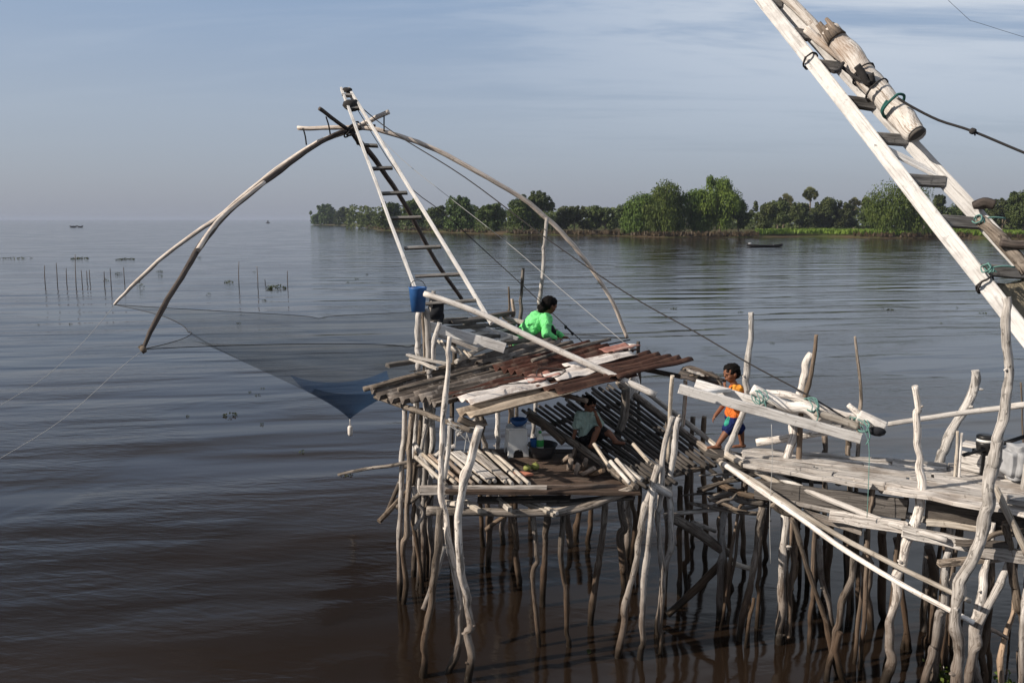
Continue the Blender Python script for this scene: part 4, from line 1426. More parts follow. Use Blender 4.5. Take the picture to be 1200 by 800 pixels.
rope([(405, 108, 13.3), (428, 130, 13.1), (465, 158, 12.7), (545, 208, 11.9), (640, 279, 11.0), (735, 344, 10.2), (815, 389, 9.5), (880, 427, 8.95), (940, 459, 8.6), (990, 489, 8.35)], .009, 'rope_dark', 'long dark rope from the far ladder top down to the white lever beams', 5)
rope([(425, 140, 13.5), (470, 186, 13.2), (530, 234, 12.8), (600, 289, 12.2), (660, 341, 11.6), (738, 407, 10.9)], .0042, 'rope_light', 'pale line from the net crossing to the stump behind the roof')
rope([(409, 112, 13.3), (470, 208, 12.8), (520, 250, 12.5), (575, 300, 12.2), (625, 346, 11.9), (684, 402, 11.5)], .007, 'rope_dark', 'dark rope passing behind the person in the green shirt')
rope([(690, 407, 11.2), (710, 404, 11.6), (738, 398, 13.8)], .012, 'rope_dark', 'short dark rope from the roof edge to the right net arm tip')
rope([(168, 410, 10.0), (140, 432, 9.6), (75, 490, 8.9), (0, 537, 8.2), (-60, 570, 7.8)], .003, 'rope_light', 'thin pale line slanting from the near left net corner, nearer')
rope([(134, 358, 14.6), (100, 398, 14.2), (55, 440, 12.6), (0, 475, 11.6), (-60, 510, 10.8)], .0036, 'rope_light', 'thin pale line slanting from the far left net corner, farther')
# small knots on the rope by the green shirt
bm = NB()
for px, py in ((663, 383), (671, 391)): ell(bm, at(px, py, 11.6), (.022, .022, .03), None, 2, .4)
tube(bm, pl([(663, 383), (671, 391)], 11.6), .012, 6, 2)
solo('knot', bm, M['rope_dark'], 'dark knot on the rope right of the green shirt', 'knot')

# ---------------------------------------------------------------- white lever frame with counterweight logs
lev = thing('lever_frame', at(905, 500, 8.4), 'white board lever frame weighted with pale logs, before the boy', 'lever')
for a, Ya, b, Yb, h in (((796, 455), 8.62, (1009, 514), 8.05, .108), ((815, 449), 9.05, (1000, 505), 8.50, .095)):
    bm = NB()
    beam(bm, at(*a, Ya), at(*b, Yb), .055, h, seg=8, jit=.004)
    obj('beam', bm, M['board'], lev)
for a, Ya, b, Yb, m in (((818, 460), 8.56, (852, 456), 8.92, 'board'), ((893, 480), 8.38, (905, 474), 8.75, 'rung'), ((978, 500), 8.15, (985, 496), 8.52, 'rung')):
    bm = NB()
    beam(bm, at(*a, Ya), at(*b, Yb), .12, .04, jit=.003)
    obj('crossbar', bm, M[m], lev)
for pts, Y0, Y1, r, m in (([(881, 456), (905, 468), (925, 477), (945, 478), (962, 492)], 8.7, 8.45, [6, 7, 6, 7], 'log'), ([(898, 461), (925, 463), (948, 472), (972, 482), (1012, 493)], 8.75, 8.4, [5, 5.5, 6, 5.5], 'bleached'),
                          ([(955, 482), (985, 492), (1006, 500)], 8.3, 8.15, [4.5, 4.5], 'bamboo'), ([(1006, 486), (1020, 493), (1037, 501)], 8.15, 8.05, [7, 7.5], 'bamboo_pale'), ([(994, 474), (1008, 487), (1014, 494)], 8.3, 8.1, [3, 5], 'bleached')):
    bm = NB()
    tube(bm, pl(pts, Y0, Y1), [x * 8.4 / FPX for x in r], 10, 5, .14, .012)
    obj('log', bm, M[m], lev)
bm = NB()
ell(bm, at(1026, 505, 8.0), (.08, .05, .05), None, 2, .6)
obj('bundle', bm, M['dark_cloth'], lev)
for (px, py, Y) in ((890, 465, 8.45), (950, 474, 8.3), (1009, 497, 8.0)):
    bm = NB()
    c = at(px, py, Y + .12)
    for k in range(4):
        a = rng.uniform(-.3, .3)
        tube(bm, [c + V((a * .1 + .03 * math.sin(k * 2 + t) + rng.uniform(-.012, .012), math.cos(t) * .17, math.sin(t) * .066 + rng.uniform(-.008, .008))) for t in [i * .55 for i in range(13)]], .006, 5, 2, .25)
    tube(bm, [c + V((0, -.17, 0)), c + V((.02, -.18, -.09)), c + V((-.01, -.17, -.17))], .007, 5, 3)
    obj('lashing', bm, M['rope_teal'], lev)
rope([(1010, 498, 7.98), (1018, 520, 7.9), (1018, 560, 7.72), (1016, 606, 7.70)], .0036, 'rope_teal', 'thin teal cord hanging from the right end of the lever')
rope([(904, 497, 8.2), (905, 540, 8.15), (902, 600, 8.15), (903, 660, 8.15)], .003, 'rope_light', 'hair thin pale line hanging left of the thick post by the boy')
# dark scrap boards piled at the roof corner by the boy
sc = thing('scrap_pile', at(824, 446, 9.5), 'dark rotten scrap boards piled at the roof corner beside the boy', 'scrap pile')
for a, Ya, b, Yb, w_, h_, m in (((797, 436), 9.6, (846, 448), 9.45, .16, .05, 'board_dark'), ((801, 432), 9.8, (842, 441), 9.7, .14, .045, 'board_dark'), ((806, 429), 9.7, (832, 441), 9.35, .09, .04, 'arm_dark'),
                                ((812, 437), 9.4, (848, 446), 9.6, .08, .04, 'board_dark'), ((798, 441), 9.4, (836, 452), 9.25, .10, .04, 'arm_dark'), ((805, 434), 9.35, (824, 438), 9.3, .06, .03, 'deck')):
    bm = NB()
    beam(bm, at(*a, Ya), at(*b, Yb), w_, h_, seg=5, jit=.014, ch=.3)
    obj('scrap_board', bm, M[m], sc)
for pts in ([(800, 433), (815, 432), (830, 438), (842, 444)], [(808, 441), (822, 437), (838, 441), (846, 452)]):
    bm = NB()
    tube(bm, pl(pts, 9.4, 9.3), .016, 6, 4, .3, .02)
    obj('stick', bm, M['stilt_dark'], sc)

# ---------------------------------------------------------------- near lift net boom
boom = thing('lift_net_boom', at(1130, 320, 7.7), 'large pale ladder boom of the near lift net, upper right', 'fishing net')


def db(py): return 10.0 - 2.7 * py / 385


def ext(p, q, f0, f1): return p + (q - p) * f0, p + (q - p) * f1


fw = V((.25, -.80, .55))
pL0, pL1 = at(894, 0, db(0)), at(1188, 376, db(376))
pR0, pR1 = at(913, 0, db(0) + .05), at(1194, 307, db(307))
for a, b in (ext(pL0, pL1, -.38, 1.42), ext(pR0, pR1, -.38, 1.75)):
    bm = NB()
    beam(bm, a, b, .075, .148, up=((a + b) / 2 - CAM).cross(b - a).normalized(), seg=10, jit=.006)
    obj('rail', bm, M['board'], boom)


def onrail(a, b, py):
    """point on a rail at a picture row"""
    lo, hi = -.5, 2.0
    for _ in range(40):
        m = (lo + hi) / 2
        p = a + (b - a) * m
        d = p - CAM
        f = d.y * CT - d.z * ST
        y = 400 - FPX * (d.y * ST + d.z * CT) / f
        if y < py: lo = m
        else: hi = m
    return a + (b - a) * m


for yl, yr in ((-75, -72), (-38, -35), (3, 5), (39, 42), (76, 80), (118, 124), (161, 165), (210, 213), (258, 262), (316, 320), (382, 385), (455, 458)):
    p, q = onrail(pL0, pL1, yl), onrail(pR0, pR1, yr)
    bm = NB()
    e = (q - p).normalized() * -.03
    beam(bm, p - e, q + e, .09, .115, up=(.0, .12, 1), seg=3, jit=.004)
    obj('rung', bm, M['rung'], boom)
bm = NB()
beam(bm, onrail(pL0, pL1, 168), onrail(pR0, pR1, 208), .13, .03, up=(.2, -.6, .9), seg=4)
obj('brace_board', bm, M['board'], boom)
bm = NB()
tube(bm, [onrail(pR0, pR1, 0) + V((-.02, -.12, .05)), onrail(pR0, pR1, 38) + V((0, -.14, .05)), onrail(pR0, pR1, 70) + V((0, -.14, 0))], [.06, .05], 9, 4, .12)
tube(bm, pl([(945, 34), (965, 52), (990, 71)], 9.45, 9.2), .045, 9, 4, .05)
obj('splint', bm, M['log'], boom)
bm = NB()
tube(bm, pl([(972, 36), (1000, 72), (1030, 108), (1056, 138), (1075, 158)], 9.25, 8.35), [.10, .118, .115, .12, .10], 14, 6, .13, .03)
log = obj('counterweight_log', bm, M['log'], boom)
bm = NB()
lt, lx = at(972, 36, 9.25), (at(972, 36, 9.25) - at(1000, 72, 9.0)).normalized()
lo = lx.orthogonal().normalized(); lp_ = lx.cross(lo)
for k in range(11):
    a = k * .571
    c = lt + (lo * math.cos(a) + lp_ * math.sin(a)) * .07
    tube(bm, [c - lx * .15, c + lx * rng.uniform(.03, .14)], [.045, .018], 6, 2, .3)
obj('split_end', bm, M['cut_wood'], log)


def ring(bm, c, axis, rad, r, turns=1.6, n=14):
    """a few uneven turns of rope pulled tight, knotted, with a loose end"""
    axis = axis.normalized()
    a = axis.orthogonal().normalized(); b = axis.cross(a)
    pts = []
    for i in range(int(n * turns) + 1):
        t = 2 * math.pi * i / n
        w = rng.uniform(-.012, .012) + (t / 6.28 - turns / 2) * r * 2.3 + .02 * math.sin(t * .9)
        pts.append(c + (a * math.cos(t) + b * math.sin(t)) * rad * rng.uniform(.985, 1.035) + axis * w)
    e = (pts[-1] - c).normalized()
    pts += [pts[-1] + e * .02 + V((.01, -.01, -.03)), pts[-1] + e * .03 + V((.02, -.02, -.10)), pts[-1] + e * .02 + V((.01, -.02, -.16))]
    tube(bm, pts, r, 6, 2, .25)
    ell(bm, pts[-4], (r * 2.2, r * 2, r * 2.4), None, 2, .5)


la = at(1075, 158, 8.35) - at(972, 36, 9.25)
bm = NB()
e = at(1075, 158, 8.35)
lathe(bm, e - la.normalized() * .03, [(.088, 0), (.092, .036), (.055, .044)], 14, la)
obj('dark_end', bm, M['board_dark'], log)
for px, py, Y, m, r in ((1013, 87, 8.9, 'rope_dark', .014), (1029, 106, 8.75, 'rope_dark', .014), (1048, 124, 8.6, 'rope_teal_dark', .024)):
    bm = NB()
    ring(bm, at(px - 1, py, Y), la, .128, r * .62)
    obj('lashing', bm, M[m], boom)
for px, py in ((968, 71), (1160, 333)):
    bm = NB()
    p = onrail(pL0, pL1, py)
    ring(bm, p, pL1 - pL0, .088, .010)
    obj('lashing', bm, M['rope_dark'], boom)
bm = NB()
for a, b in (((984, 76), (1020, 97)), ((1018, 97), (1035, 110)), ((988, 74), (976, 84))):
    tube(bm, pl([a, ((a[0] + b[0]) / 2, (a[1] + b[1]) / 2 + 4), b], 8.95, 8.7), .02, 6, 4, .2)
obj('lashing', bm, M['rope_dark'], boom)
bm = NB()
for py in (86,): tube(bm, pl([(1004, 77), (1010, 85), (1016, 96), (1022, 98), (1020, 86)], 8.75, 8.72), .035, 6, 3, .2)
obj('hook', bm, M['rope_dark'], boom)
# worn brown poles and rags lashed to the right rail
bm = NB()
tube(bm, pl([(1148, 258), (1172, 280), (1205, 318)], 7.9, 7.5), [.055, .065], 9, 4, .2)
obj('log', bm, M['stilt'], boom)
bm = NB()
tube(bm, pl([(1140, 241), (1152, 238), (1166, 240)], 8.1, 8.0), [.035, .055, .045], 9, 4, .3)
obj('bundle', bm, M['arm_dark'], boom)
bm = NB()
tube(bm, pl([(1172, 284), (1190, 287), (1215, 287)], 7.6, 7.5), [.04, .045], 9, 4, .25)
obj('bundle', bm, M['arm_dark'], boom)
for px, py, Y in ((1150, 257, 7.95), (1160, 314, 7.6)):
    bm = NB()
    c = at(px, py, Y - .08)
    for k in range(4):
        tube(bm, [c + V((.022 * k - .04 + .015 * math.sin(k + t) + rng.uniform(-.008, .008), .07 * math.cos(t), .04 * math.sin(t + k * .4) + rng.uniform(-.008, .008))) for t in [i * .6 for i in range(11)]], .007, 5, 2, .3)
    tube(bm, [c, c + V((.10, -.02, .02)), c + V((.22, -.02, .01))], .009, 5, 3)
    obj('lashing', bm, M['rope_teal'], boom)
# brown sacking between the rails, low right
bm = bmesh.new(); bm.loops.layers.uv.verify()
q0, q1, q2, q3 = onrail(pL0, pL1, 318), onrail(pR0, pR1, 322), onrail(pR0, pR1, 420), onrail(pL0, pL1, 372)
gr = [[bm.verts.new(q0.lerp(q1, a / 8 * .8 + .06).lerp(q3.lerp(q2, a / 8 * .8 + .06), b / 8) - V((0, 0, .05 + .06 * math.sin(a / 8 * math.pi) + .03 * mnoise.noise(V((a * .6, b * .6, 1)))))) for b in range(9)] for a in range(9)]
for a in range(8):
    for b in range(8): bm.faces.new((gr[a][b], gr[a + 1][b], gr[a + 1][b + 1], gr[a][b + 1])).smooth = True
M['sacking'] = cloth('brown_sacking', (.20, .175, .13))
o = obj('sacking', bm, M['sacking'], boom)
s = o.modifiers.new('thick', 'SOLIDIFY'); s.thickness = .012
rope([(1052, 115, 8.45), (1068, 125, 8.4), (1100, 141, 8.3), (1140, 154, 8.15), (1200, 179, 7.95), (1330, 232, 7.5)], .0125, 'rope_dark', 'dark rope running right from the big log on the near boom', 4)
bm = NB(); ell(bm, at(1140, 154, 8.14), (.035, .03, .03), None, 2, .5); tube(bm, pl([(1139, 150), (1143, 159)], 8.13), .008, 5, 2)
solo('knot', bm, M['rope_dark'], 'small knot on the dark rope right of the big log', 'knot')
rope([(1070, -40, 14), (1130, 18, 13.6), (1150, 28, 13.5), (1260, 62, 13)], .003, 'rope_dark', 'hair thin wire high in the upper right sky')
# feet of the boom on its own pair of stilts, right of the picture
for f, p in ((1.38, (pL0, pL1)), (1.70, (pR0, pR1))):
    c = p[0] + (p[1] - p[0]) * f
    bm = NB()
    tube(bm, [c + V((.09, 0, .3)), c + V((.11, .05, -1)), V((c.x + .15, c.y + .1, -.6))], [.07, .08], 9, 5, .15, .03)
    obj('stilt', bm, M['bleached'], boom)
# ---------------------------------------------------------------- plank walkway
ZW = 2.15
walk = thing('walkway', (3.9, 8.1, 0), 'grey plank walkway on crooked stilts leading off to the right', 'walkway')
f0, f1 = wz(872, 541, ZW), wz(1240, 607, ZW)
b0, b1 = wz(868, 523, ZW), wz(1260, 552, ZW)
bm = NB()
n = 8
for i in range(n):
    f = (i + .5) / n
    a, b = f0.lerp(b0, f), f1.lerp(b1, f)
    # each run is two or three boards end to end
    cuts = [0] + sorted(rng.uniform(.25, .8) for _ in range(1 if i % 2 else 2)) + [1.0]
    for c0, c1 in zip(cuts, cuts[1:]):
        if c1 - c0 < .08: continue
        p, q = a.lerp(b, c0 + .004), a.lerp(b, c1 - .004)
        w = (f0 - b0).length * (1 - (c0 + c1) / 2) + (f1 - b1).length * (c0 + c1) / 2
        dz = rng.uniform(-.02, .012)
        beam(bm, p + V((0, 0, -.025 + dz)), q + V((0, 0, -.025 + dz + rng.uniform(-.01, .01))), w / n * rng.uniform(.80, .92), .045, seg=7, jit=.009)
obj('deck', bm, M['deck'], walk)
bm = NB()
beam(bm, at(884, 549, 8.48), at(1035, 569, 7.90), .05, .06, seg=6, jit=.007)
beam(bm, at(1000, 564, 7.95), at(1240, 606, 7.1), .06, .07, seg=8, jit=.010)
obj('edge_board', bm, M['deck'], walk)
bm = NB()
beam(bm, at(884, 573, 8.50), at(1062, 596, 7.77), .05, .21, seg=8, jit=.008)
obj('side_plank', bm, M['board_dark'], walk)
bm = NB()
beam(bm, at(1086, 597, 7.66), at(1250, 626, 7.05), .05, .21, seg=8, jit=.008)
obj('side_plank', bm, M['board_dark'], walk)
for a, Ya, b, Yb, w, h, m in (((972, 604), 7.95, (1062, 618), 7.65, .06, .12, 'deck'), ((1058, 622), 7.6, (1140, 640), 7.3, .06, .12, 'deck'), ((1150, 644), 7.2, (1260, 662), 6.9, .07, .13, 'deck'),
                              ((905, 582), 8.4, (1000, 603), 8.0, .10, .05, 'deck'), ((985, 585), 8.1, (1100, 612), 7.7, .10, .05, 'deck'), ((1085, 611), 7.6, (1220, 628), 7.2, .07, .06, 'bamboo'),
                              ((1120, 635), 7.3, (1180, 638), 7.1, .10, .04, 'board_dark'), ((880, 566), 8.6, (960, 600), 8.3, .12, .04, 'board_dark'), ((830, 528), 9.2, (905, 548), 8.8, .3, .05, 'board_dark'),
                              ((845, 546), 8.75, (960, 560), 8.6, .35, .04, 'board_dark'), ((940, 600), 8.2, (1010, 622), 7.9, .14, .05, 'deck'), ((1100, 660), 7.4, (1200, 650), 7.3, .08, .06, 'stilt')):
    bm = NB()
    beam(bm, at(*a, Ya), at(*b, Yb), w, h, seg=5, jit=.006)
    obj('cross_beam', bm, M[m], walk)
# cross joists under the deck
for k in range(7):
    f = (k + .4) / 7
    p, q = f0.lerp(f1, f) - V((0, 0, .09)), b0.lerp(b1, f) - V((0, 0, .09))
    bm = NB()
    tube(bm, [p + (q - p) * .16, (p + q) / 2, q - (p - q) * .1], .04, 8, 4, .12)
    obj('joist', bm, M['stilt'], walk)
# raised curb planks at the far right of the deck
bm = NB()
beam(bm, wz(1122, 549, ZW) + V((0, 0, .10)), wz(1250, 572, ZW) + V((0, 0, .10)), .05, .2, seg=6, jit=.008)
beam(bm, wz(1180, 590, ZW) + V((0, 0, .06)), wz(1260, 600, ZW) + V((0, 0, .05)), .2, .05, seg=4, jit=.008)
obj('curb_plank', bm, M['deck'], walk)
bm = NB()
beam(bm, wz(1126, 541, ZW) + V((0, 0, .21)), wz(1240, 562, ZW) + V((0, 0, .21)), .20, .03, seg=6, jit=.006)
obj('curb_plank', bm, M['deck'], walk)
WST = [([(893, 594), (888, 640), (880, 680), (872, 716), (866, 750)], [5.5, 5], 'stilt', None), ([(883, 700), (878, 725), (874, 758)], [3, 3], 'stilt', None),
       ([(845, 560), (843, 610), (848, 680), (846, 722)], [5.5, 5.5], 'stilt_dark', None), ([(856, 590), (855, 640), (858, 690)], [3.5, 3.5], 'stilt', None),
       ([(928, 608), (940, 645), (952, 682), (968, 730), (984, 792)], [4, 5], 'stilt', None), ([(960, 632), (962, 670), (970, 705), (976, 742)], [4.5, 4], 'bleached', None),
       ([(1001, 650), (998, 680), (984, 716), (978, 760), (968, 797)], [5.5, 5], 'stilt', None), ([(984, 740), (979, 765), (990, 800)], [4.5, 4.5], 'stilt_dark', None),
       ([(1016, 622), (1018, 680), (1020, 736)], [5.5, 5.5], 'stilt', None), ([(1034, 622), (1033, 680), (1036, 726)], [6, 6], 'stilt_dark', None),
       ([(995, 606), (995, 660), (997, 715)], [5, 5], 'stilt_dark', None), ([(975, 606), (973, 650), (970, 700)], [5, 5], 'stilt_dark', None), ([(1006, 606), (1004, 650), (1006, 722)], [4, 4], 'stilt', None),
       ([(930, 625), (931, 655), (927, 690)], [5.5, 5.5], 'cut_wood', None), ([(945, 600), (944, 640), (946, 690)], [4, 4], 'stilt_dark', None),
       ([(956, 600), (958, 650), (955, 695)], [4, 4], 'stilt_dark', None), ([(1050, 630), (1056, 690), (1066, 762)], [4.5, 4.5], 'stilt_dark', None), ([(1058, 700), (1062, 735), (1058, 760)], [3.5, 3.5], 'stilt', None),
       ([(900, 560), (899, 610), (896, 660)], [4, 4], 'stilt_dark', None), ([(872, 560), (870, 610), (872, 668)], [4, 4], 'stilt_dark', None), ([(1088, 640), (1093, 700), (1092, 770)], [8, 8], 'stilt_dark', None),
       ([(1112, 645), (1108, 670), (1107, 700), (1100, 720), (1093, 760), (1082, 800)], [5.5, 6, 6.5], 'bleached', 7.5), ([(1120, 672), (1112, 690), (1106, 706)], [5, 6], 'bleached', 7.55),
       ([(1102, 730), (1108, 760), (1112, 790)], [5, 5], 'stilt_dark', 7.9), ([(1116, 690), (1114, 740), (1112, 800)], [5, 5], 'stilt_dark', 8.0),
       ([(1163, 612), (1160, 650), (1152, 690), (1141, 730), (1140, 765), (1146, 800)], [5, 7, 7, 6], 'bleached', 7.3), ([(1184, 655), (1172, 685), (1155, 715), (1145, 745), (1140, 765)], [5, 6.5, 6], 'bleached', 7.25),
       ([(1178, 612), (1183, 640), (1190, 690), (1200, 730), (1206, 800)], [6, 6], 'stilt', 7.1), ([(1188, 665), (1188, 710), (1178, 745), (1172, 775), (1174, 800)], [4, 4.5], 'cut_wood', 7.5),
       ([(1204, 690), (1200, 730), (1196, 800)], [5, 6], 'bleached', 7.0), ([(1158, 735), (1160, 770), (1158, 800)], [4.5, 5], 'stilt_dark', 7.7), ([(1143, 770), (1147, 800), (1146, 820)], [5, 5], 'stilt_dark', 7.35),
       ([(1204, 545), (1204, 600), (1206, 660)], [6, 6], 'bleached', 7.6), ([(1112, 612), (1111, 630), (1110, 650)], [3.5, 4], 'bleached', 7.6), ([(1156, 600), (1158, 625), (1162, 655)], [5, 5], 'stilt', 7.35),
       ([(1230, 600), (1232, 700), (1235, 800)], [6, 6], 'bleached', 7.2), ([(938, 500), (938, 540), (937, 600), (937, 690)], [3, 3], 'stilt_dark', None), ([(1128, 700), (1124, 740), (1128, 800)], [4, 4], 'stilt_dark', 8.3),
       ([(966, 510), (966, 530), (966, 600), (966, 690)], [4, 4], 'stilt_dark', None), ([(994, 512), (994, 530), (993, 600), (993, 680)], [4.5, 4.5], 'stilt', None), ([(825, 488), (823, 530), (826, 600), (826, 650)], [4, 4], 'stilt_dark', None),
       ([(812, 488), (810, 530), (810, 600), (812, 640)], [3.5, 3.5], 'stilt_dark', None)]
for pts, r, m, Y in WST:
    obj('stilt', post_bm(pts, r, Y is None, Y), M[m], walk)
for pts, Y0, Y1, r, m in (([(1165, 570), (1180, 600), (1204, 650)], 7.15, 7.0, 4.5, 'bamboo'), ([(1148, 640), (1165, 625), (1200, 622)], 7.2, 7.2, 3, 'stilt'), ([(1150, 730), (1168, 740), (1180, 747)], 7.4, 7.4, 2.5, 'cut_wood'),
                          ([(835, 560), (860, 575), (900, 585)], 8.9, 8.7, 4, 'stilt_dark'), ([(830, 585), (852, 578), (870, 575)], 8.8, 8.8, 4, 'stilt'), ([(860, 580), (868, 586), (895, 590)], 8.6, 8.6, 4, 'stilt'),
                          ([(905, 590), (918, 600), (935, 602)], 8.4, 8.4, 4, 'stilt')):
    bm = NB()
    tube(bm, pl(pts, Y0, Y1), [r * Y0 / FPX, r * Y1 / FPX], 8, 5, .15, .008)
    obj('brace', bm, M[m], walk)

# the crowd of thin stilts and stray branches in the shade below
for k in range(14):
    f, g = rng.uniform(.0, .75), rng.uniform(.1, .95)
    p = f0.lerp(f1, f).lerp(b0.lerp(b1, f), g)
    tilt = V((rng.gauss(0, .12), rng.gauss(0, .08), 0))
    P = kinked([p - V((0, 0, .06)), p + tilt * .5 - V((0, 0, 1.0)), p + tilt - V((0, 0, 2.7))], .014)
    bm = NB()
    r_ = rng.uniform(.018, .032)
    tube(bm, P, [r_ * .9] * len(P), 8, 4, .2, .01)
    obj('stilt', bm, M['stilt_dark'], walk)
for k in range(12):
    c = at(rng.uniform(822, 905), rng.uniform(556, 606), rng.uniform(8.5, 9.0))
    d = V((rng.choice((-1, 1)), rng.uniform(-.5, .5), rng.uniform(-.35, .35))).normalized() * rng.uniform(.2, .5)
    bm = NB()
    P = kinked([c - d, c + V((0, 0, rng.uniform(-.05, .05))), c + d], .02)
    r_ = rng.uniform(.011, .026)
    tube(bm, P, [r_] * (len(P) - 1) + [r_ * .5], 7, 4, .2, .01)
    obj('brace', bm, M[rng.choice(['stilt_dark', 'stilt', 'stilt'])], walk)

# ---------------------------------------------------------------- free posts, each a thing
POSTS = [
    ([(1180, 348), (1180, 400), (1182, 432), (1181, 452), (1176, 490), (1169, 518), (1163, 548), (1158, 590), (1150, 628), (1140, 655), (1124, 690), (1121, 712), (1123, 750), (1121, 790), (1120, 820)],
     [5.5, 6.2, 7, 9, 8.5, 8.5, 9, 8], 'bleached', 7.0, 'tallest pale post, thick and crooked, crossing the near boom at right'),
    ([(1072, 452), (1076, 478), (1075, 520), (1077, 548), (1080, 566), (1078, 590), (1070, 618), (1058, 660), (1051, 690), (1043, 726), (1043, 760), (1036, 802)],
     [4.5, 5, 6, 7, 6, 6.5, 6.5], 'bleached', 7.65, 'crooked pale post with square top before the walkway, left of the tallest'),
    ([(1142, 434), (1141, 455), (1132, 476), (1116, 503), (1103, 533), (1098, 560)], [5.5, 6.5, 6.5, 6], 'bleached', 8.8, 'bent pale post leaning left behind the bamboo rail'),
    ([(951, 414), (944, 440), (936, 472), (929, 500), (922, 535), (919, 570), (918, 640), (916, 700), (913, 745), (914, 787)], [5, 7, 6.5, 6.5, 6.5, 5.5], 'bleached', (8.85, 8.46), 'thick pale post rising through the right half of the lever frame'),
    ([(957, 392), (955, 410), (952, 430), (944, 462), (938, 500), (934, 560)], [2.5, 4, 4], 'cut_wood', 8.65, 'thin brown orange split post leaning on the thick pale post'),
    ([(880, 366), (880, 395), (877, 415), (875, 440), (876, 462), (872, 480), (862, 505), (852, 528), (850, 560)], [3.6, 5, 4.5, 5], 'bleached', 9.05, 'pale stick post standing just right of the walking boy'),
    ([(1002, 394), (1005, 420), (1008, 445), (1009, 470), (1006, 500), (1005, 540)], [1.6, 2.6, 3], 'stilt', 8.9, 'thin dark twig post with bare tip behind the lever end'),
    ([(1122, 505), (1122, 525), (1120, 548)], [2, 2.5], 'bamboo', 8.0, 'short split stake standing left of the boat engine'),
    ([(1127, 507), (1125, 530), (1124, 550)], [2.2, 2.5], 'bamboo_pale', 8.0, 'short pale stake with a knob, right of the split one'),
    ([(1196, 448), (1198, 480), (1199, 520), (1200, 560)], [1.2, 1.6], 'stilt_dark', 8.3, 'very thin dark rod upright behind the grey sack'),
]
for pts, r, m, Y, lab in POSTS:
    if isinstance(Y, tuple): P, Yv = stilt_pts(pts, True, Y[1], Y[0] - Y[1])
    else: P, Yv = stilt_pts(pts, Y is None, Y)
    s = Yv / FPX
    n = len(P)
    rr = [r[0]] * n if len(r) == 1 else []
    for i in range(n):
        f = i / (n - 1) * (len(r) - 1)
        k = min(int(f), len(r) - 2)
        rr.append((r[k] + (r[k + 1] - r[k]) * (f - k)) * s) if len(r) > 1 else None
    bm = NB()
    n1 = len(P)
    cum = [0]
    for a, b in zip(P, P[1:]): cum.append(cum[-1] + (b - a).length)
    Pk = kinked(P, rr[len(rr) // 2] * .22)
    ck = [0]
    for a, b in zip(Pk, Pk[1:]): ck.append(ck[-1] + (b - a).length)
    def rad(x):
        x = x / ck[-1] * cum[-1]
        for i in range(n1 - 1):
            if cum[i + 1] >= x - 1e-6: return rr[i] + (rr[i + 1] - rr[i]) * (x - cum[i]) / max(1e-6, cum[i + 1] - cum[i])
        return rr[-1]
    tube(bm, Pk, [rad(x) * .80 * rng.uniform(.92, 1.1) for x in ck], 11, 5, .22, rr[0] * .2)
    # broken-off side twigs
    for k in range(3):
        i = rng.randrange(1, n - 1)
        d = V((rng.uniform(-1, 1), -.4, rng.uniform(-.2, .6))).normalized()
        if r[0] > 3: tube(bm, [P[i], P[i] + d * rr[i] * rng.uniform(1.25, 1.8)], [rr[i] * .5, rr[i] * .22], 6, 2, .2)
    solo('wooden_post', bm, M[m], lab, 'post')

bm = NB()
tube(bm, pl([(1040, 497), (1085, 490), (1140, 482), (1176, 478)], 8.2, 7.9), [.026, .03], 9, 5, .05, .004)
tube(bm, pl([(1176, 478), (1194, 475), (1230, 472)], 7.9, 7.75), [.034, .034], 9, 4, .05)
solo('bamboo_rail', bm, M['bamboo_pale'], 'pale bamboo handrail behind the tallest post', 'rail')
bm = NB()
tube(bm, pl([(886, 518), (925, 513), (970, 506)], 9.1, 8.9), [.05, .04], 9, 5, .1, .006)
solo('wooden_log', bm, M['bleached'], 'pale log lying on the far edge of the walkway behind the lever', 'log')
for pts, Y0, Y1, r, m, lab in (([(857, 533), (900, 553), (960, 580), (1035, 610), (1110, 633)], 8.95, 7.35, 3.8, 'bamboo_pale', 'upper pale bamboo pole slanting down in front of the walkway'),
                               ([(843, 541), (890, 568), (945, 605), (1000, 637), (1060, 667), (1138, 704)], 8.55, 7.1, 3.3, 'bamboo', 'upper tan pole of the pair slanting to the lower right'),
                               ([(848, 543), (895, 577), (945, 612), (1000, 651), (1060, 686), (1141, 729)], 8.5, 7.05, 3.4, 'bamboo_pale', 'lower whitish pole of the pair slanting to the lower right'),
                               ([(850, 532), (880, 548), (915, 568)], 8.7, 8.4, 4.2, 'bamboo', 'short tan pole between the slanting pole pair and the white one')):
    bm = NB()
    tube(bm, pl(pts, Y0, Y1), [r * Y0 / FPX, r * Y1 / FPX], 9, 5, .05, .006)
    solo('bamboo_pole', bm, M[m], lab, 'pole')

# ---------------------------------------------------------------- boat engine and sack
c = at(1154, 520, 8.15)
en = thing('boat_engine', (c.x, c.y, ZW + .02), 'small black boat engine with a white band, behind the tallest post', 'engine')
bm = NB()
lathe(bm, c - V((0, 0, .10)), [(.045, 0), (.075, .04), (.085, .10), (.085, .13)], 18)
obj('housing', bm, M['black_plastic'], en)
bm = NB(); lathe(bm, c + V((0, 0, .031)), [(.0865, 0), (.0865, .028)], 18); obj('band', bm, M['white_plastic'], en)
bm = NB(); lathe(bm, c + V((0, 0, .060)), [(.086, 0), (.084, .03), (.05, .045)], 18); obj('cap', bm, M['black_plastic'], en)
bm = NB()
bmesh.ops.create_cube(bm, size=1, matrix=Matrix.Translation(c + V((.09, .03, -.20))) @ Matrix.Diagonal((.28, .2, .24, 1)))
for k in range(5): bmesh.ops.create_cube(bm, size=1, matrix=Matrix.Translation(c + V((.16, -.085, -.12 - k * .035))) @ Matrix.Diagonal((.14, .03, .014, 1)))
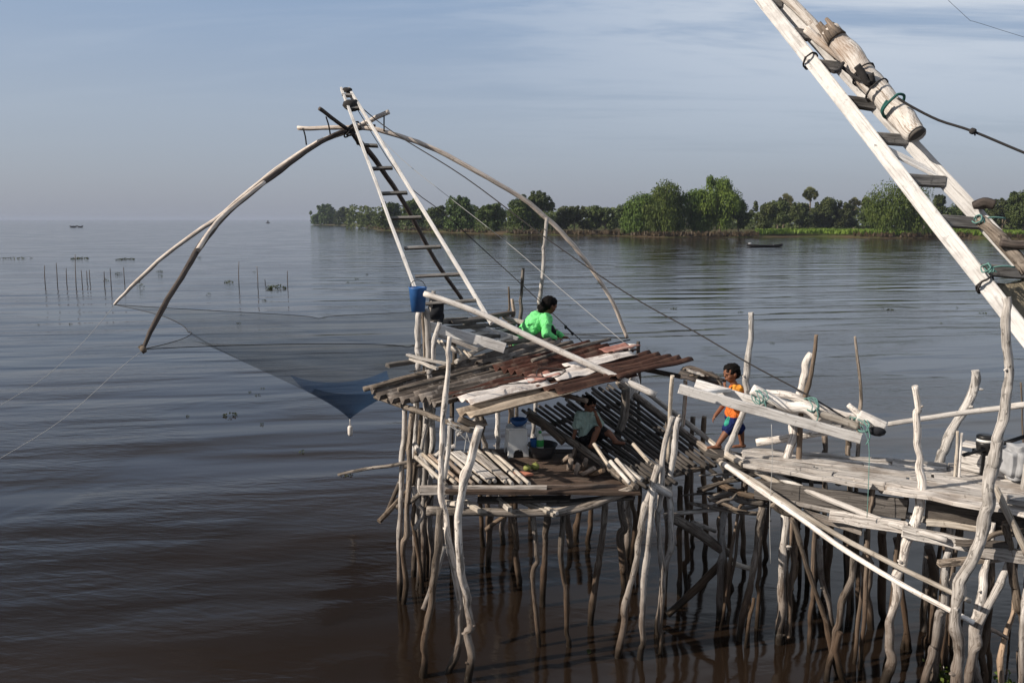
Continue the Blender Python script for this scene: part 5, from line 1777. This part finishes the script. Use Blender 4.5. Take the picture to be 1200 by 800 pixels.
obj('block', bm, M['black_plastic'], en)
bm = NB(); tube(bm, pl([(1166, 522), (1180, 518), (1240, 498)], 8.2, 8.1), .022, 8, 3); obj('shaft', bm, M['black_plastic'], en)
bm = NB(); tube(bm, pl([(1160, 524), (1145, 529), (1128, 533)], 8.1, 8.05), .016, 8, 3); tube(bm, pl([(1136, 531), (1129, 533)], 8.06, 8.05), .022, 8, 2); obj('handle', bm, M['black_plastic'], en)
bm = NB()
beam(bm, at(1162, 540, 8.1), at(1186, 547, 7.95), .16, .09)
obj('mount', bm, M['cut_wood'], en)
bm = NB()
c = at(1199, 541, 7.85)
bmesh.ops.create_cube(bm, size=1, matrix=Matrix.Translation(c) @ Matrix.Diagonal((.36, .30, .34, 1)))
bmesh.ops.bevel(bm, geom=bm.edges[:], offset=.05, segments=2, affect='EDGES')
bmesh.ops.subdivide_edges(bm, edges=bm.edges, cuts=5, use_grid_fill=True)
for v in bm.verts:
    v.co += (v.co - c).normalized() * (.035 * mnoise.noise(v.co * 5) + .018 * mnoise.noise(v.co * 14))
    if v.co.z > c.z + .1: v.co.z += .03 * mnoise.noise(v.co * 9)
solo('sack', bm, M['sack'], 'grey woven plastic sack at the right edge beside the engine', 'sack', smooth=True)
# ---------------------------------------------------------------- people
def hand(bm, w, d, n, s, curl=.6):
    """palm, four bent fingers of different lengths and a thumb; w wrist, d along the hand, n out of the back of the hand"""
    d = d.normalized(); n = (n - d * n.dot(d)).normalized(); k = d.cross(n)
    capsule(bm, w, w + d * .055 * s, .019 * s, .023 * s, 8)
    for i, (o, L) in enumerate(((-.024, .052), (-.008, .060), (.008, .056), (.023, .045))):
        b = w + d * .070 * s + k * o * s
        m = b + (d * math.cos(curl * .5) - n * math.sin(curl * .5)) * L * .55 * s
        e = m + (d * math.cos(curl * 1.4) - n * math.sin(curl * 1.4)) * L * .5 * s
        capsule(bm, b, m, .0075 * s, .0068 * s, 6); capsule(bm, m, e, .0068 * s, .0058 * s, 6)
    b = w + d * .02 * s - k * .02 * s
    m = b + (d * .55 - k * .8 - n * .2).normalized() * .034 * s
    capsule(bm, b, m, .0095 * s, .0082 * s, 6); capsule(bm, m, m + (d * .9 - k * .25 - n * .3).normalized() * .028 * s, .0082 * s, .0065 * s, 6)


def head(bm, hair, eyes, c, fwd, up, s):
    """s = head height; face towards fwd"""
    f = fwd.normalized(); u = (up - f * up.dot(f)).normalized(); l = u.cross(f)
    Rm = Matrix((f, l, u)).transposed()
    def w(a, b, z): return c + (f * a + l * b + u * z) * s
    ell(bm, w(-.02, 0, .07), (.43 * s, .37 * s, .42 * s), Rm)
    ell(bm, w(.09, 0, -.19), (.27 * s, .26 * s, .29 * s), Rm)
    ell(bm, w(.16, 0, -.36), (.12 * s, .13 * s, .09 * s), Rm)       # chin
    ell(bm, w(.38, 0, -.07), (.07 * s, .055 * s, .10 * s), Rm)      # nose
    ell(bm, w(.33, 0, -.22), (.06 * s, .13 * s, .03 * s), Rm)       # lips
    ell(bm, w(.34, 0, -.265), (.05 * s, .11 * s, .03 * s), Rm)
    ell(bm, w(.33, 0, .07), (.07 * s, .25 * s, .035 * s), Rm)       # brow
    for q in (-1, 1):
        ell(bm, w(-.02, q * .37, -.04), (.07 * s, .035 * s, .11 * s), Rm)
        ell(bm, w(.22, q * .2, -.13), (.12 * s, .09 * s, .10 * s), Rm)
        ell(eyes, w(.365, q * .145, .0), (.035 * s, .055 * s, .03 * s), Rm)
    for (a, z, r) in ((-.07, .13, (.44, .395, .385)), (-.20, -.02, (.29, .365, .33)), (.03, .25, (.34, .35, .25))):
        ell(hair, w(a, 0, z), tuple(x * s for x in r), Rm, 3)
    return w


def flesh(name, bm, m, parent, vox, sm=3):
    b = fuse(bm, vox, sm)
    b.normal_update()
    amp, fr = {'hair': (.011, 34), 'body': (0, 1)}.get(name, (.017, 11))
    if amp:
        mv = []
        for v in b.verts:
            p = v.co * fr
            if name == 'hair': d = mnoise.noise(p) + .6 * mnoise.noise(p * 2.3)
            else:              # creases running down and across the cloth
                d = (.5 - abs(mnoise.noise(V((p.x * 1.3 + p.z * .5, p.y * 1.3, p.z * .55))))) * 1.1 - .35 + .5 * mnoise.noise(p * .6)
            mv.append(v.normal * d * amp)
        for v, d in zip(b.verts, mv): v.co += d
    return obj(name, b, M[m], parent, smooth=True)


# --- boy, walking left along the walkway, hand at his mouth
YB = 9.32
def q(px, py, dy=0.0): return at(px, py, YB + dy)


boy = thing('person', (q(857, 524).x, YB, ZW), 'small boy in orange top and navy shorts walking along the walkway', 'person')
bod, hr, ey = bmesh.new(), bmesh.new(), bmesh.new()
px1 = YB / FPX
hc = q(857, 437)
head(bod, hr, ey, hc, V((-1, -.30, -.16)), V((-.10, 0, 1)), 23 * px1)
neck = q(861, 452)
capsule(bod, q(858.5, 446), neck, .040, .044)
hip = q(859.5, 489)
capsule(bod, q(862, 460), hip + V((0, 0, .02)), .088, .088)
capsule(bod, hip + V((0, -.04, 0)), hip + V((0, .04, 0)), .084, .084)
ank1, ank2 = q(841, 521, -.10), q(869.5, 520, .08)
kn1, kn2 = q(851.5, 506, -.09), q(868, 505, .07)
for h0, k0, a0, sd in ((hip + V((-.01, -.055, -.02)), kn1, ank1, 1), (hip + V((.015, .055, -.02)), kn2, ank2, -1)):
    capsule(bod, h0, k0, .066, .045); capsule(bod, k0, a0, .045, .028)
    capsule(bod, a0 + V((.025, 0, -.022)), a0 + V((-.105, -.012, -.030)), .026, .020, 8)
    for t in range(5): capsule(bod, a0 + V((-.10, -.030 + t * .011, -.034)), a0 + V((-.135 + .004 * t, -.034 + t * .0125, -.036)), .009, .008, 6)
shL, shR = q(866, 456, -.085), q(860, 455.5, .085)
elL, elR = q(858, 463.5, -.17), q(848, 474, .12)
wrL, wrR = q(850.5, 455, -.15), q(838, 487, .05)
for a, b, c in ((shL, elL, wrL), (shR, elR, wrR)):
    capsule(bod, a, b, .038, .030); capsule(bod, b, c, .030, .022)
hand(bod, wrL, V((-.2, .45, .9)), V((-.5, -.8, .1)), .75, .9)
hand(bod, wrR, V((-.45, 0, -.9)), V((-.9, 0, .3)), .75, .7)
flesh('body', bod, 'skin', boy, .0075, 2)
flesh('hair', hr, 'hair', boy, .012, 2)
obj('eye', ey, M['eye'], boy)
cl = bmesh.new()
capsule(cl, q(862, 459), hip + V((.0, 0, .045)), .098, .102); capsule(cl, q(862, 457, -.07), q(862, 457, .07), .052, .052)
capsule(cl, hip + V((0, -.03, .05)), hip + V((0, .03, .05)), .10, .10)
for a, b in ((shL, elL), (shR, elR)): capsule(cl, a, a.lerp(b, .55), .050, .047)
shirt = flesh('shirt', cl, 'orange_shirt', boy, .009, 3)
cl = bmesh.new()
capsule(cl, q(862, 456, -.08), q(863, 461, .06), .058, .060); capsule(cl, shL, shL.lerp(elL, .55), .054, .051)
y = flesh('sunlit_shoulder', cl, 'orange_shirt_lit', shirt, .009, 3)  # sunlit shoulders and near sleeve, painted as a lighter layer over the orange shirt
cl = bmesh.new()
capsule(cl, hip + V((0, -.035, .0)), hip + V((0, .035, .0)), .097, .097)
for h0, k0 in ((hip + V((-.01, -.055, -.02)), kn1), (hip + V((.015, .055, -.02)), kn2)): capsule(cl, h0, h0.lerp(k0, .78), .080, .074)
sh = flesh('shorts', cl, 'navy_shorts', boy, .009, 3)
cl = bmesh.new()
capsule(cl, hip + V((-.075, -.07, .01)), kn1.lerp(hip, .5) + V((-.052, -.05, .02)), .030, .034)
flesh('side_stripe', cl, 'green_patch', sh, .009, 3)

# --- adult in green, sitting on the landing behind the roof, back towards us
YG = 11.45
def q(px, py, dy=0.0): return at(px, py, YG + dy)


adult = thing('person', q(618, 403), 'person in bright green long sleeved shirt sitting hunched behind the roof', 'person')
bod, hr, ey = bmesh.new(), bmesh.new(), bmesh.new()
hc = q(644, 357.5)
w = head(bod, hr, ey, hc, V((.86, .42, -.30)), V((.28, .05, 1)), .265)
ell(hr, q(636.5, 361, -.02), (.085, .075, .075), None, 2, .3)
ell(hr, q(633.8, 363.5, -.03), (.05, .05, .05), None, 2, .3)
neck = q(637, 369)
capsule(bod, hc + V((-.04, -.02, -.07)), neck, .058, .064)
hip = q(613, 400, .0)
chest = q(630, 378)
capsule(bod, neck + V((-.03, 0, -.08)), chest, .11, .145); capsule(bod, chest, hip, .145, .155)
shL, shR = q(640.5, 374, -.17), q(634, 372.5, .19)
elL, elR = q(640, 391, -.27), q(649, 389, .22)
wrL, wrR = q(652, 397, -.10), q(660, 395, .10)
for a, b, c in ((shL, elL, wrL), (shR, elR, wrR)):
    capsule(bod, a, b, .058, .044); capsule(bod, b, c, .044, .03)
hand(bod, wrL, V((1, .3, -.1)), V((0, -.3, 1)), 1.0, .8); hand(bod, wrR, V((1, -.2, -.1)), V((0, .3, 1)), 1.0, .8)
for sgn, dy in ((1, -.10), (-1, .10)):
    h0 = hip + V((.03, dy, -.02)); k0 = hip + V((.40, dy * 1.4, .16)); a0 = hip + V((.42, dy * 1.3, -.22))
    capsule(bod, h0, k0, .092, .062); capsule(bod, k0, a0, .06, .04); capsule(bod, a0 + V((-.05, 0, -.03)), a0 + V((.16, 0, -.045)), .038, .03)
flesh('body', bod, 'skin', adult, .012, 2)
flesh('hair', hr, 'hair', adult, .014, 1)
obj('eye', ey, M['eye'], adult)
cl = bmesh.new()
capsule(cl, neck + V((-.03, 0, -.075)), chest, .13, .178); capsule(cl, chest, hip + V((.03, 0, .03)), .178, .185)
capsule(cl, shL, shR, .088, .088)
capsule(cl, hip + V((.0, -.02, .0)), hip + V((.0, .05, .0)), .17, .17)
for a, b, c in ((shL, elL, wrL), (shR, elR, wrR)):
    capsule(cl, a, b, .082, .070); capsule(cl, b, b.lerp(c, .85), .068, .046)
# folds
for k in range(9):
    f = k / 8
    p = chest.lerp(hip, f) + V((-.10 + rng.uniform(-.02, .02), -.145 + rng.uniform(-.01, .02), rng.uniform(-.03, .03)))
    capsule(cl, p, p + V((rng.uniform(.08, .2), -.005, rng.uniform(-.02, .10))), .018, .012, 6)
flesh('shirt', cl, 'green_shirt', adult, .013, 3)
cl = bmesh.new()
for dy in (-.10, .10):
    h0 = hip + V((.03, dy, -.03)); k0 = hip + V((.40, dy * 1.4, .16)); a0 = hip + V((.42, dy * 1.3, -.16))
    capsule(cl, h0, k0, .105, .076); capsule(cl, k0, a0, .074, .06)
capsule(cl, hip + V((0, -.06, -.05)), hip + V((0, .06, -.05)), .14, .14)
flesh('trousers', cl, 'dark_shorts', adult, .014, 3)

# --- child sitting in the shade under the roof
YC = 9.55
def q(px, py, dy=0.0): return at(px, py, YC + dy)


kid = thing('person', q(690, 517), 'child in pale mint shirt sitting in the shade under the hut roof', 'person')
bod, hr, ey = bmesh.new(), bmesh.new(), bmesh.new()
hc = q(690, 473.5)
head(bod, hr, ey, hc, V((.75, -.55, -.30)), V((.1, 0, 1)), .215)
neck = q(688, 484)
capsule(bod, hc + V((-.01, 0, -.07)), neck, .042, .048)
hip = q(688, 512)
chest = q(687, 492)
capsule(bod, chest, hip, .09, .10)
shL, shR = q(679, 487, -.02), q(697, 487, .05)
elL, elR = q(675, 501, -.06), q(703.5, 499, -.10)
wrL, wrR = q(672, 513, -.06), q(699.5, 488, -.16)
for a, b, c in ((shL, elL, wrL), (shR, elR, wrR)):
    capsule(bod, a, b, .036, .028); capsule(bod, b, c, .028, .022)
hand(bod, wrL, V((-.3, -.2, -.9)), V((-.8, -.3, .3)), .8, .3); hand(bod, wrR, V((-.3, .2, .9)), V((.4, -.9, 0)), .8, .9)
for dy, kx, ky, ax, ay in ((-.07, 700, 503, 693, 522), (.06, 713, 507, 722, 517)):
    h0 = hip + V((.03, dy, -.01)); k0 = q(kx, ky, dy - .12); a0 = q(ax, ay, dy - .16)
    capsule(bod, h0, k0, .064, .044); capsule(bod, k0, a0, .044, .03); capsule(bod, a0 + V((-.02, 0, -.01)), a0 + V((.09, -.05, -.01)), .026, .02)
flesh('body', bod, 'skin', kid, .009, 2)
flesh('hair', hr, 'hair', kid, .012, 1)
obj('eye', ey, M['eye'], kid)
cl = bmesh.new()
capsule(cl, q(688, 488), chest, .085, .105); capsule(cl, chest, hip + V((0, 0, .04)), .105, .118); capsule(cl, shL, shR, .058, .058)
for a, b in ((shL, elL), (shR, elR)): capsule(cl, a, a.lerp(b, .75), .060, .066)
flesh('shirt', cl, 'mint_shirt', kid, .010, 3)
cl = bmesh.new()
capsule(cl, hip + V((0, -.03, -.01)), hip + V((0, .03, -.01)), .108, .108)
for dy, kx, ky in ((-.07, 700, 503), (.06, 713, 507)): capsule(cl, hip + V((.03, dy, -.01)), (hip + V((.03, dy, -.01))).lerp(q(kx, ky, dy - .12), .85), .074, .062)
flesh('shorts', cl, 'dark_shorts', kid, .010, 3)

# ---------------------------------------------------------------- render settings
scene.render.engine = 'CYCLES'
cy = scene.cycles
cy.max_bounces, cy.diffuse_bounces, cy.glossy_bounces, cy.transparent_max_bounces, cy.volume_bounces = 6, 3, 3, 16, 0
cy.use_denoising = True
cy.caustics_reflective = cy.caustics_refractive = False
